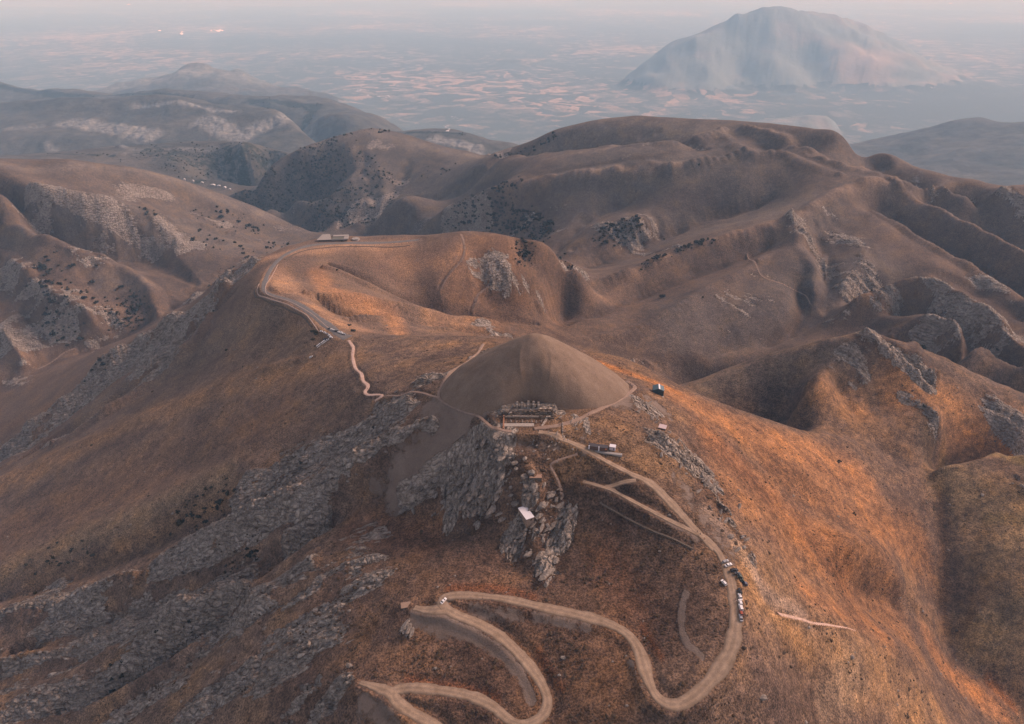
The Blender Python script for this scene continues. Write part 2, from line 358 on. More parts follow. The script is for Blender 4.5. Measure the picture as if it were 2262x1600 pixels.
def hit(px, py):
    """where the line of sight through a point of the photo first meets the land"""
    s = float(sv(px, py)); t = float(tv(py))
    col = bil(ZZ, np.arange(NQ, dtype=float), np.full(NQ, np.interp(s, RS, np.arange(NS))))
    f = col - (CAM_H - t * np.exp(RQ))
    k = np.argmax(f > 0)
    if f[k] <= 0: k = NQ - 1
    if k == 0: return np.array([s * math.exp(RQ[0]), math.exp(RQ[0]), col[0]])
    a = f[k - 1] / (f[k - 1] - f[k])
    Y = math.exp(RQ[k - 1] + a * (RQ[k] - RQ[k - 1]))
    return np.array([s * Y, Y, CAM_H - t * Y])
def hits(pts): return np.array([hit(*p[:2]) for p in pts])
def dens(P, step):
    """even, rounded resampling of a 3D polyline (Catmull-Rom)"""
    P = np.asarray(P, float)
    Q = np.concatenate([2 * P[:1] - P[1:2], P, 2 * P[-1:] - P[-2:-1]])
    out = []
    for i in range(1, len(Q) - 2):
        n = max(2, int(np.linalg.norm(Q[i + 1] - Q[i]) / step))
        u = np.linspace(0, 1, n, endpoint=False)[:, None]
        out.append(.5 * (2 * Q[i] + (Q[i + 1] - Q[i - 1]) * u + (2 * Q[i - 1] - 5 * Q[i] + 4 * Q[i + 1] - Q[i + 2]) * u ** 2
                         + (3 * Q[i] - Q[i - 1] - 3 * Q[i + 1] + Q[i + 2]) * u ** 3))
    out.append(P[-1:])
    return np.concatenate(out)

# ------------------------------------------------------------------ where the ground changes: rock, scree and the colour of the dry grass
G_s = np.linspace(-1.42, 1.42, 700); G_q = np.linspace(math.log(140.), math.log(95000.), 1100)
GS, GQ = np.meshgrid(G_s, G_q)
GY = np.exp(GQ); GX = GS * GY
rockG = np.zeros(GS.shape); screeG = np.zeros(GS.shape); bushG = np.zeros(GS.shape); colG = np.zeros(GS.shape + (3,))
def smst(x): x = np.clip(x, 0, 1); return x * x * (3 - 2 * x)
def stroke(pts, rad, soft=.5):
    """falloff 0..1 round a polyline given by photo points; rad in photo pixels at that place (across the line of sight)"""
    P = hits(pts)
    R = rad * np.hypot(P[:, 1], CAM_H - P[:, 2]) / FPX
    if len(P) > 1:
        D, RR = [], []
        for i in range(len(P) - 1):
            n = max(2, int(np.linalg.norm(P[i + 1] - P[i]) / (R[i] * .35)))
            u = np.linspace(0, 1, n, endpoint=False)[:, None]
            D.append(P[i] + (P[i + 1] - P[i]) * u); RR.append(R[i] + (R[i + 1] - R[i]) * u[:, 0])
        D.append(P[-1:]); RR.append(R[-1:]); P = np.concatenate(D); R = np.concatenate(RR)
    M = np.zeros(GS.shape)
    for p, r in zip(P, R):
        ry = r * 1.6
        q0, q1 = np.searchsorted(G_q, [math.log(max(p[1] - ry, 141)), math.log(p[1] + ry)])
        sa, sb = (p[0] - r) / p[1], (p[0] + r) / p[1]
        w = abs(p[0] / p[1]) * ry / p[1]
        s0, s1 = np.searchsorted(G_s, [sa - w, sb + w])
        q0 = max(0, q0 - 1); s0 = max(0, s0 - 1); q1 += 1; s1 += 1
        d = np.sqrt(((GX[q0:q1, s0:s1] - p[0]) / r) ** 2 + ((GY[q0:q1, s0:s1] - p[1]) / ry) ** 2)
        M[q0:q1, s0:s1] = np.maximum(M[q0:q1, s0:s1], smst((1 - d) / soft))
    return M
def paint(col, pts, rad, a=1., soft=.9):
    m = (stroke(pts, rad, soft) * a)[..., None]
    colG[:] = colG * (1 - m) + np.array(col) * m
def rock(pts, rad, a=1., soft=1.):
    rockG[:] = np.maximum(rockG, stroke(pts, rad * 1.35, soft) * a)
def scree(pts, rad, a=1., soft=.75):
    screeG[:] = np.maximum(screeG, stroke(pts, rad * 1.18, soft) * a)
def bushy(pts, rad, a=1., soft=.7):
    bushG[:] = np.maximum(bushG, stroke(pts, rad, soft) * a)

# colours of dry grass and earth, with some painted light, shade and haze
BR, DB = (.150, .098, .066), (.100, .064, .044)
OR, DO, TN, GY_, OL, RD, PK = (.315, .158, .070), (.225, .108, .050), (.235, .165, .110), (.165, .130, .108), (.190, .135, .055), (.190, .075, .034), (.27, .18, .125)
colG[:] = BR
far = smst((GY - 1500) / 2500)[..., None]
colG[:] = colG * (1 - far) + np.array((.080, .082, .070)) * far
paint((.17, .185, .175), [(240, 190), (430, 150), (560, 175)], 60, 1.)  # lone far hill painted paler and bluer, as if behind more haze
# near left flank
paint((.185, .115, .068), [(560, 680), (700, 760), (600, 830)], 150)
paint((.215, .125, .062), [(780, 800), (500, 850), (300, 930), (150, 1000), (0, 1070)], 45)
paint((.15, .088, .052), [(600, 920), (300, 1050), (0, 1180)], 110, .8)
paint((.20, .135, .075), [(0, 1265), (250, 1160), (500, 1050)], 40, .8)
paint((.175, .125, .085), [(200, 900), (500, 740), (620, 680)], 40, .6)
paint((.20, .115, .050), [(60, 1300), (250, 1230), (400, 1150), (560, 1080)], 28, .7)
paint((.175, .105, .06), [(0, 950), (250, 810), (450, 660), (545, 590)], 25, .9)
# near middle
paint(DB, [(900, 1150), (1100, 1250), (1350, 1150), (1450, 1300)], 170, .8)
paint((.125, .072, .045), [(700, 1450), (1000, 1450), (1350, 1500)], 200, .7)
paint((.155, .080, .045), [(780, 1170), (950, 1190)], 60, .8); 
paint((.15, .075, .042), [(1340, 1240), (1400, 1330)], 70, .5)
paint((.17, .115, .08), [(1500, 1560), (1700, 1500), (1700, 1400)], 110, .8)
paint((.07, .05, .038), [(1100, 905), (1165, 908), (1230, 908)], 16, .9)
paint((.215, .135, .075), [(1250, 960), (1400, 990), (1500, 1040)], 70, .8)
# right flank
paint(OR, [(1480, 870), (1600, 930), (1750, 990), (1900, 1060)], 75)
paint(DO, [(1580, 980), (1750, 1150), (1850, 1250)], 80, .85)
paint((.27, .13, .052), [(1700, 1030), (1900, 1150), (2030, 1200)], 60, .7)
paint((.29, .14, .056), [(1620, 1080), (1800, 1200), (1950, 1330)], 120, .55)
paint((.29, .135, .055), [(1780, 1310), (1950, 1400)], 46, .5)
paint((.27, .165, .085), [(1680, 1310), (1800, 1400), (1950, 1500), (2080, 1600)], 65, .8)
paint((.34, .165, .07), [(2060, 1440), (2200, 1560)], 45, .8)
paint((.14, .095, .07), [(1680, 1480), (1750, 1600)], 60, .8); paint((.27, .20, .15), [(1560, 1130), (1640, 1220), (1690, 1310), (1780, 1360)], 24, .8); paint((.30, .215, .14), [(1900, 1480), (1820, 1560)], 40, .5)  # first patch is a grey shadow painted on the slope; then pale bands
paint((.27, .185, .095), [(2120, 1090), (2262, 1150), (2200, 1230)], 85, .85); paint(OL, [(2180, 1145), (2262, 1150)], 14, .7); paint((.16, .11, .065), [(2180, 1270), (2262, 1330)], 55, .7)  # first patch: bank colour raised to offset its facing away from the sun
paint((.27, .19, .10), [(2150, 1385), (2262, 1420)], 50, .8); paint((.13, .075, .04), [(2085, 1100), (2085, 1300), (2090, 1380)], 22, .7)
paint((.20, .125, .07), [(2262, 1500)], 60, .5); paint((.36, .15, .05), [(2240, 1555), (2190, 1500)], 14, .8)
paint((.21, .15, .06), [(2080, 1035), (2262, 1022)], 22, .8)
# peak on the right
paint((.20, .15, .105), [(1560, 850), (1700, 810), (1850, 770)], 45, .7)
paint((.33, .165, .062), [(1980, 860), (2100, 900), (2200, 960), (2262, 1000)], 55, .9)
paint((.27, .14, .055), [(1800, 850), (1900, 910)], 45, .7); paint((.17, .10, .05), [(1750, 920), (2000, 960)], 35, .6)
paint((.15, .10, .05), [(2050, 990)], 50, .6)
# horseshoe ridge
paint((.31, .175, .092), [(600, 600), (640, 640), (720, 700), (800, 730)], 48, .9)
paint((.32, .185, .10), [(560, 590), (640, 560), (760, 545), (900, 540)], 26, .9)
paint((.34, .165, .065), [(700, 600), (720, 640), (860, 700), (880, 735)], 34, .75)
paint((.26, .15, .085), [(850, 570), (1000, 570), (1120, 560)], 48, .8); paint((.18, .11, .07), [(780, 555), (850, 600), (900, 640)], 22, .7)
paint((.27, .155, .08), [(950, 700), (1100, 720)], 28, .7); paint((.17, .10, .058), [(1000, 650), (1150, 650)], 40, .7)
paint((.24, .145, .08), [(880, 770), (1000, 760)], 30, .5); paint(GY_, [(620, 655), (680, 665)], 18, .6)
paint((.36, .16, .055), [(1280, 790), (1400, 830), (1500, 870)], 20, .9)
paint((.17, .105, .058), [(1000, 800), (1060, 790), (900, 820)], 45, .5)
# great hill
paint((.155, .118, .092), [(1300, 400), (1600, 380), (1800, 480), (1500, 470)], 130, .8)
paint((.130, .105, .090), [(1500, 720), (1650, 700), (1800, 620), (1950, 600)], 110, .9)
paint((.215, .155, .108), [(1200, 330), (1400, 280), (1600, 290)], 42, .8)
for ln, r in (([(1100, 425), (1250, 395), (1400, 378), (1500, 370)], 10), ([(1200, 352), (1330, 330), (1480, 320), (1600, 295)], 9), ([(1300, 650), (1450, 580), (1560, 545), (1740, 490), (1850, 430)], 12),
              ([(1640, 283), (1740, 318), (1820, 358), (1900, 380), (2000, 396)], 9), ([(1930, 465), (2000, 515), (2100, 575), (2180, 615)], 12), ([(1960, 420), (2080, 475), (2180, 530), (2262, 575)], 10),
              ([(2000, 400), (2140, 425), (2262, 442)], 8), ([(1850, 430), (1930, 412), (2050, 415)], 10), ([(2178, 417), (2262, 410)], 12)):
    paint((.29, .175, .10), ln, r * 1.25, .5)  # golden crest bands: warm light along the ridge tops, put into the colour
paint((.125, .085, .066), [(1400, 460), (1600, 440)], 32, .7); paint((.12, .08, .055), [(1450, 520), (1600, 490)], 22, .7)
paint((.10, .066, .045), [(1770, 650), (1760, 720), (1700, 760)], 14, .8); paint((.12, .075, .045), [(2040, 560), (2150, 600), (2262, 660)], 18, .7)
paint((.17, .105, .06), [(1900, 660), (2000, 660)], 30, .5)
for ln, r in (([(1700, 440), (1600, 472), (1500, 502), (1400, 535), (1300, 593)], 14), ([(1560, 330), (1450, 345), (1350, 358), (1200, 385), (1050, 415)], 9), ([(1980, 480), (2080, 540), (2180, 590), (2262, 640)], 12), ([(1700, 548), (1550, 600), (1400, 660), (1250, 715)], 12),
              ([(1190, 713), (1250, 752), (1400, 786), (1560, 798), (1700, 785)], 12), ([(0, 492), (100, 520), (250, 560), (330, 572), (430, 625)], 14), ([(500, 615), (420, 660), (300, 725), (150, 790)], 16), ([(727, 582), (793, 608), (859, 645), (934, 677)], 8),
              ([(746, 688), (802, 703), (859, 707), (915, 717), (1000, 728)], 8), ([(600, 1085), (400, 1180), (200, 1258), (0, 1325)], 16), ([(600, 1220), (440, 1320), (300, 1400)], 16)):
    paint((.095, .062, .043), ln, r, .75)  # dark gully vegetation, also painted shade that sets off the folds
# far cone and the valley
paint((.22, .155, .10), [(700, 330), (820, 290), (950, 330), (1050, 345)], 26, .8)
paint((.115, .098, .082), [(600, 430), (750, 420), (850, 450)], 60, .8)
# left hillside
rock([(60, 440), (180, 450)], 22, .5); rock([(180, 500), (280, 530), (350, 540)], 20, .6); rock([(30, 700), (140, 730), (220, 760)], 20, .6); rock([(300, 420), (380, 440)], 14, .5); rock([(420, 470), (500, 500)], 14, .55)
paint((.205, .148, .108), [(0, 365), (200, 370), (400, 400), (600, 480)], 22, .8)
paint((.15, .118, .095), [(150, 470), (350, 480), (520, 540)], 60, .7); paint((.21, .15, .105), [(50, 520), (200, 560), (300, 600)], 28, .7)
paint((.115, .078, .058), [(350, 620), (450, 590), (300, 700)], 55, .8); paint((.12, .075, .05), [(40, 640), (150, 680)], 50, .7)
paint((.20, .15, .12), [(220, 620), (330, 640)], 24, .7)

# away from the orange right-hand slopes the grass is greyer
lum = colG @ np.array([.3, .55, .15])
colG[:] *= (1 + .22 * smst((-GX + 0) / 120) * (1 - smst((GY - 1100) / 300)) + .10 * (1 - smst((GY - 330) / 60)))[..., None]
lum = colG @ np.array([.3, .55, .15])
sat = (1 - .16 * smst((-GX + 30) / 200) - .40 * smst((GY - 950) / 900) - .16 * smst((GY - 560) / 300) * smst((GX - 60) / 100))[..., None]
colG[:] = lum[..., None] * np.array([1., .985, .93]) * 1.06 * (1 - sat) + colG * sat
# rock
rock([(0, 1008), (100, 938), (200, 855), (320, 762), (430, 692), (545, 592)], 30, 1.15); rock([(60, 990), (160, 905), (280, 815), (400, 735)], 30, 1.1); rock([(240, 850), (330, 800), (420, 740), (450, 700)], 28)
rock([(120, 970), (250, 900), (340, 830), (400, 790)], 20, .9); rock([(430, 660), (500, 615), (548, 580)], 22, .9); rock([(20, 1010), (60, 985)], 24)
rock([(340, 1270), (420, 1220), (520, 1165), (620, 1120), (700, 1075)], 32); rock([(700, 1080), (800, 1020), (880, 975), (955, 940)], 22)
rock([(0, 1380), (80, 1350), (180, 1320)], 34); rock([(60, 1420), (200, 1390), (330, 1320)], 28, .7); rock([(0, 1500), (120, 1450), (260, 1400), (420, 1345), (540, 1290)], 38)
rock([(0, 1590), (150, 1540), (350, 1470), (480, 1400), (560, 1340), (690, 1240)], 30, .85); rock([(620, 1480), (680, 1430)], 20, .6); rock([(250, 1560), (450, 1500), (650, 1400), (760, 1280)], 95, .36, .6); rock([(560, 1080), (720, 1000), (880, 920)], 50, .42, .6); rock([(100, 1330), (300, 1330)], 50, .4, .6)
rock([(1080, 905), (1120, 908), (1200, 905), (1240, 912)], 13, .8)
rock([(400, 1590), (470, 1530), (560, 1480)], 26, .8); rock([(620, 1590), (700, 1510)], 16, .8); rock([(700, 1300), (640, 1350)], 26, .8); rock([(700, 1590), (760, 1500)], 30, .7)
rock([(620, 1060), (720, 990), (820, 930), (900, 890)], 34, .62); rock([(640, 1020), (560, 1090)], 24, .6); rock([(640, 1200), (720, 1150)], 16, .9)
rock([(900, 1080), (980, 1040), (1050, 990), (1090, 960)], 26, .95); rock([(1000, 1060), (1060, 1080), (1110, 1040), (1120, 1000)], 52, 1.0)
rock([(1010, 1140), (1060, 1110), (1110, 1090)], 40, 1.0); rock([(880, 1085), (960, 1090)], 18, .9); rock([(1170, 1080), (1190, 1130)], 30, .95)
rock([(1130, 1200), (1200, 1180), (1240, 1160)], 38, .95); rock([(1190, 1230), (1200, 1280)], 30, .6); rock([(1160, 1250), (1230, 1275)], 20, .6)
rock([(1225, 1000), (1150, 985)], 30, .45); rock([(1270, 925), (1300, 945)], 24, .6); rock([(1400, 900), (1440, 920)], 30, .5); rock([(1440, 960), (1500, 1000), (1560, 1040)], 32, .62)
rock([(1560, 1060), (1600, 1130), (1640, 1190), (1665, 1230)], 18, .6); rock([(1540, 1010), (1590, 1080)], 24, .55)
rock([(1915, 745), (1960, 770), (2010, 810), (2050, 840)], 24, .95); rock([(1880, 770), (1840, 800)], 26, .5); rock([(1880, 850), (1900, 840)], 22, .6); rock([(2040, 760), (2090, 800)], 26, .5)
rock([(2190, 895), (2240, 940)], 34, .6); rock([(2000, 870), (2060, 920)], 16, .5); rock([(2240, 1050), (2262, 1080)], 20, .7)
rock([(1760, 500), (1800, 560), (1830, 600)], 30, .8); rock([(1900, 560), (1920, 620), (1880, 660)], 34, .7); rock([(1830, 500), (1880, 540)], 28, .6)
rock([(1940, 650), (2000, 640)], 24, .8); rock([(2060, 660), (2130, 680), (2220, 730), (2262, 750)], 30, .85); rock([(2160, 620), (2262, 680)], 22, .55); rock([(2050, 720), (2100, 720)], 20, .5)
rock([(2060, 430), (2160, 440), (2262, 460)], 12, .8); rock([(1830, 710), (1860, 690)], 20, .6); rock([(1600, 700), (1690, 640)], 40, .25)
rock([(1330, 500), (1400, 505), (1440, 490)], 24, .8); rock([(1000, 490), (1060, 480), (1070, 500)], 26, .7); rock([(870, 430), (800, 480), (760, 500)], 26, .6); rock([(850, 390), (900, 400)], 24, .4)
rock([(1250, 590), (1290, 610)], 14, .8); rock([(1400, 560), (1500, 545)], 14, .6); rock([(1080, 620), (1180, 640), (1200, 680)], 24, .75); rock([(1060, 720), (1120, 740)], 18, .6); rock([(1040, 600), (1100, 640)], 16, .6)
rock([(1000, 830), (930, 840)], 22, .7); rock([(1040, 790), (1100, 775)], 12, .7); rock([(1300, 775), (1400, 795), (1460, 815)], 10, .7)
rock([(0, 600), (60, 620), (120, 650)], 24, .75); rock([(0, 740), (60, 780)], 30, .9); rock([(150, 650), (200, 680), (260, 700)], 20, .6); rock([(170, 560), (230, 580)], 20, .6)
rock([(120, 600), (160, 620)], 18, .4); rock([(350, 490), (400, 530), (440, 540)], 24, .6); rock([(200, 460), (300, 500)], 30, .4); rock([(0, 830), (60, 850)], 24, .5)
rock([(0, 290), (80, 280)], 24, .6); rock([(100, 320), (300, 330), (480, 330)], 14, .6); rock([(300, 230), (420, 235), (520, 245)], 12, .8); rock([(150, 270), (250, 280), (330, 300)], 34, 1.); rock([(450, 270), (500, 290), (540, 300)], 34, .9); rock([(560, 280), (620, 270), (680, 300)], 30, .8); rock([(960, 310), (1050, 330), (1110, 335)], 26, .9)
rock([(250, 340), (400, 350), (550, 370)], 30, .4); rock([(380, 250), (420, 240)], 20, .4)
# scree of the mound and of the road cuttings
scree([(1150, 900), (1060, 900), (990, 920), (950, 900)], 30); scree([(1020, 920), (985, 975), (930, 1025), (880, 1062)], 44); scree([(1090, 950), (1120, 985), (1100, 1000)], 24, .8)
scree([(850, 1072), (820, 1060)], 10, .8)
scree([(1180, 880), (1270, 880), (1370, 880)], 40); scree([(1430, 880), (1480, 920)], 14, .8)
scree([(1515, 1312), (1506, 1340), (1504, 1370), (1508, 1400), (1520, 1425), (1550, 1448)], 10); scree([(920, 1362), (960, 1378), (1000, 1388)], 20); scree([(1000, 1390), (1050, 1405), (1110, 1445), (1150, 1490), (1172, 1545)], 14)
scree([(1040, 1345), (1150, 1365)], 12, .8); scree([(1180, 1362), (1300, 1385)], 11, .8); scree([(800, 1555), (840, 1580), (870, 1605)], 18, .9)
scree([(1340, 1080), (1440, 1130), (1540, 1190)], 9, .8); scree([(1390, 1465), (1420, 1530)], 10, .6)
scree([(1500, 1060), (1560, 1150), (1610, 1220)], 32, .62, .8); scree([(1290, 960), (1290, 1010)], 12, .6); scree([(1120, 980), (1230, 990)], 14, .5)
for ln in ([(990, 1300), (1100, 1300), (1180, 1318)], [(1190, 1440), (1240, 1520)], [(900, 1500), (1020, 1518), (1100, 1540)], [(1420, 1385), (1460, 1450)]):
    paint((.20, .085, .040), ln, 12, .8)
# where the dark bushes grow
bushy([(560, 440), (700, 400), (820, 430), (720, 480)], 75); bushy([(690, 320), (760, 300), (850, 290)], 14, .9); bushy([(560, 500), (450, 470), (520, 520)], 30, .5)
bushy([(640, 540), (560, 560), (480, 620), (380, 700)], 24, .7); bushy([(330, 470), (350, 500)], 16, .5); bushy([(440, 520), (500, 540), (560, 550)], 26, .7)
bushy([(1100, 480), (1150, 500), (1200, 520), (1150, 540)], 34, .7); bushy([(1030, 440), (1120, 420), (1160, 400)], 12, .5); bushy([(1000, 470), (1060, 460)], 18, .5); bushy([(1320, 520), (1400, 490)], 20, .6)
bushy([(1400, 600), (1500, 560), (1600, 530)], 10, .5); bushy([(950, 380), (1000, 370)], 26, .2); bushy([(1100, 345), (1220, 300)], 10, .8); bushy([(1260, 590), (1230, 570)], 16, .6)
bushy([(60, 980), (150, 890), (250, 810), (320, 740)], 26, .5); bushy([(0, 1010), (40, 985)], 20, .9); bushy([(100, 600), (200, 640), (300, 700)], 40, .3); bushy([(180, 720), (60, 680)], 30, .2)
bushy([(400, 1150), (500, 1110)], 40, .07); bushy([(60, 1240), (200, 1210)], 26, .08); bushy([(450, 1310), (560, 1225)], 16, .14); bushy([(250, 1480), (420, 1400)], 18, .12); bushy([(0, 1340), (60, 1320)], 24, .2)
bushy([(330, 330), (400, 350), (600, 365), (560, 335)], 70, .75, 1.); bushy([(0, 190), (120, 210), (300, 205), (420, 215)], 16, 1); bushy([(550, 215), (700, 235), (600, 240)], 18, 1); bushy([(900, 292), (1020, 300)], 10, 1)
bushy([(100, 340), (250, 345)], 10, .7); bushy([(440, 400), (540, 410)], 22, 1); bushy([(650, 500), (720, 510)], 20, .9)
print("paint", time.time() - T0)

# ------------------------------------------------------------------ relief detail
def at_grid(a, X=None, Y=None, S=None, Q=None):
    s = SS if S is None else S; q = QQ if Q is None else Q
    return bil(a, (q - G_q[0]) / (G_q[-1] - G_q[0]) * (len(G_q) - 1), (s + 1.42) / 2.84 * (len(G_s) - 1))
ROCK = at_grid(rockG); SCREE = at_grid(screeG); BUSHV = at_grid(bushG)
e = .01
hq = (base_h(SS, QQ + e) - base_h(SS, QQ - e)) / (2 * e); hs = (base_h(SS + e, QQ) - base_h(SS - e, QQ)) / (2 * e)
GXX = hs / YY; GYY = (hq - SS * hs) / YY
SL = np.sqrt(GXX ** 2 + GYY ** 2)
DZ = np.zeros_like(ZZ)
quiet = 1 - smst(np.maximum(SCREE * 1.1, 0))
# keep the summit, the terraces and the car parks calm
calm = 1 - .85 * np.exp(-(((XX - 17) / 95) ** 2 + ((YY - 435) / 80) ** 2) ** 2)
plainm = smst((-1150 - ZZ) / 60)
for lam, amp, y0, y1, k in ((34., 1.6, 0, 2600, 1), (80., 4.2, 350, 5200, 5), (170., 8., 900, 9000, 9), (420., 34., 3000, 16000, 13), (1100., 90., 7500, 40000, 17)):
    m = smst((YY - y0) / (y0 * .3 + 1)) * (1 - smst((YY - y1) / (y1 * .4)))
    rows = np.where(m.max(1) > 0)[0]; a, b = rows[0], rows[-1] + 1
    g = gullies(XX[a:b], YY[a:b], GXX[a:b], GYY[a:b], lam, k)
    DZ[a:b] += amp * g * np.clip(SL[a:b] / .45, 0, 1.2) * m[a:b] * (1 - plainm[a:b]) * (.55 + .45 * fbm(XX[a:b], YY[a:b], lam * 3, 1, k + 3)) * (.08 + .92 * np.clip(ROCK[a:b] * 1.3 + BUSHV[a:b] * .7, 0, 1))
for lam, amp, y1 in ((120., 2.2, 1e9), (45., 1.0, 4000), (16., .5, 1800), (6., .26, 900), (2.6, .13, 520)):
    rows = np.where(YY[:, 0] < y1)[0]; b = rows[-1] + 1
    DZ[:b] += amp * vnoise(XX[:b] / lam + 5.1, YY[:b] / lam + 1.7, int(lam)) * (1 - plainm[:b] * .8) * (.6 + .8 * ROCK[:b])
m = smst((YY - 2500) / 1500)
DZ += m * (1 - plainm * .93) * (16 * fbm(XX, YY, 420., 4, 33) * np.clip(YY / 4500, .4, 2.4))
mt_ = smst((YY - 8500) / 1500) * (1 - smst((YY - 16000) / 3000)) * (1 - plainm)
DZ += mt_ * (150 * (.35 - np.abs(fbm(XX, YY, 2600., 3, 41))) + 45 * (.3 - np.abs(fbm(XX, YY, 800., 3, 44))))
DZ += smst((YY - 9000) / 3000) * plainm * 10 * fbm(XX, YY, 2400., 3, 51)
# rock: slabs and blocks that follow the strata (running down to the lower left), with cracks between
TH = np.where((XX > -48) & (XX < 55) & (YY < 404) & (YY > 300), math.radians(62), np.where((YY < 560) & (XX < 60), math.radians(5), np.where(XX < 0, math.radians(21), math.radians(-42))))
UU = XX * np.cos(TH) + YY * np.sin(TH); VS = -XX * np.sin(TH) + YY * np.cos(TH)
sel = (ROCK > .04) & (YY < 1500)
xr, yr, zr = XX[sel], YY[sel], ROCK[sel]
u = UU[sel]; v = VS[sel]
wob = 3 * vnoise(xr / 14, yr / 14, 71)
rk = smst((zr + .46 * fbm(u * .45, v * 1.5, 26., 5, 77, .62) - .34) / .26)
near = np.clip(1.15 - yr / 1500, .25, 1)
crag = TH[sel] > 1.
e1, i1, f1 = cells((u + wob * 2) / np.where(crag, 14., 13.), (v + wob) / np.where(crag, 4.6, 3.0), 81)
e2, i2, f2 = cells((u - wob) / np.where(crag, 6.2, 5.), (v + wob * .6) / np.where(crag, 2.6, 1.9), 91)
lay = np.sin((v + 2.5 * vnoise(u / 25, v / 9, 95)) * 2 * math.pi / 17.0)
bigu = smst((zr - .2) / .6)
brk = .5 + .5 * smst((fbm(xr, yr, 30., 2, 97) + .5) / .9)
dz = brk * np.where(crag, 3.8, .9) * ((i1 - .35) * smst(e1 / .3) - .25 * (1 - smst(e1 / .13))) + np.where(crag, 1.3, .5) * (i2 - .3) * smst(e2 / .3) * (yr < 1000)
DZ[sel] += rk * (dz + np.where(crag, 1.5, 1.6) * lay + np.where(crag, 1.5, 3.4) * (.45 - np.abs(fbm(u, v * 2.0, 19., 5, 98, .6)))) * (.6 + .5 * bigu) + bigu * 2.0
fr = (ROCK > .04) & (YY >= 1300)
DZ[fr] += smst(ROCK[fr] * 1.3) * 9 * (np.abs(fbm(XX[fr] * 1.0, YY[fr] * .6, 90., 4, 99)) - .3) * np.clip(YY[fr] / 2500, .6, 2.6)
DZ *= quiet * calm
DZ[SCREE > 0] *= 1
ZZ = ZZ + DZ
ZZ = np.where(ZZ < -1225, -1225 - 28 * (1 - np.exp((ZZ + 1225) / 28.)), ZZ)      # the plain is the lowest ground there is
RKV = np.zeros_like(ZZ); RKV[sel] = rk; RKV[YY >= 1500] = smst((ROCK + .3 * fbm(XX, YY, 120., 3, 78) - .15) / .35)[YY >= 1500]
def relief(pts, rad, dz):
    P = pts
    D = np.full(ZZ.shape, 9., np.float32); rr = rad * 1.05
    for k_, p in enumerate(P):
        a, b = np.searchsorted(RQ, [math.log(p[1] - rr), math.log(p[1] + rr)])
        m = (abs(p[0]) / p[1] + 1) * rr / (p[1] - rr)
        c, d = np.searchsorted(RS, [p[0] / p[1] - m, p[0] / p[1] + m])
        dd = np.hypot(XX[a:b, c:d] - p[0], YY[a:b, c:d] - p[1]) / rad
        D[a:b, c:d] = np.minimum(D[a:b, c:d], dd / min(1., .35 + .65 * math.sin(math.pi * min(.5, 2.5 * min(k_ + .5, len(P) - k_) / len(P)))))
    m = D < 1
    ZZ[m] += dz * smst(1 - D[m]) * (.75 + .5 * vnoise(XX[m] / 30, YY[m] / 30, 7))
RIBS = [([(330, 1268), (420, 1212), (520, 1155), (620, 1112), (700, 1072), (800, 1018), (880, 972), (955, 940)], 13, 6.), ([(430, 1330), (560, 1262), (640, 1205), (760, 1120), (850, 1070)], 11, -6.),
        ([(0, 1372), (90, 1345), (190, 1312), (300, 1285)], 13, 5.), ([(20, 1440), (150, 1412), (280, 1360), (400, 1330)], 12, -5.),
        ([(0, 1478), (130, 1440), (280, 1385), (400, 1345), (530, 1290)], 13, 6.5), ([(120, 1560), (270, 1500), (400, 1420), (500, 1350)], 11, -6.),
        ([(150, 1590), (330, 1500), (450, 1420), (560, 1345), (690, 1245)], 12, 3.5), ([(600, 1190), (660, 1180), (720, 1140)], 8, 3.),
        ([(10, 1012), (100, 938), (200, 850), (320, 758), (430, 690), (500, 640)], 22, 9.), ([(40, 1015), (130, 960), (250, 880), (350, 800), (440, 720), (520, 640)], 15, -8.),
        ([(120, 985), (250, 905), (340, 835), (430, 760), (470, 690)], 18, 7.), ([(640, 1065), (740, 985), (830, 930), (900, 890)], 12, 3.), ([(560, 1120), (680, 1050), (800, 975)], 12, -3.),
        ([(1915, 745), (1960, 785), (2020, 830)], 14, 5.), ([(1940, 740), (1990, 785), (2050, 835)], 12, -5.), ([(1970, 745), (2030, 790), (2070, 830)], 12, 4.),
        ([(1150, 1015), (1120, 1060), (1060, 1110), (1000, 1150)], 16, 5.), ([(1230, 1130), (1200, 1190), (1190, 1240)], 10, 4.), ([(1180, 1060), (1190, 1120)], 9, 3.)]
RIBS = [(p, r * 1.2, (d * 2.0 if d > 0 else d * 2.3)) for p, r, d in RIBS] + [(p, r, d * (2.2 if d > 0 else 1.5) if r > 17 else d * 1.5) for p, r, d in RELS]
Z0 = ZZ.copy()
lines_ = [dens(p if isinstance(p, np.ndarray) else hits(p), r * .4) for p, r, d in RIBS]
for P_, (p, r, d) in zip(lines_, RIBS): relief(P_, r, d)
print("relief", time.time() - T0)

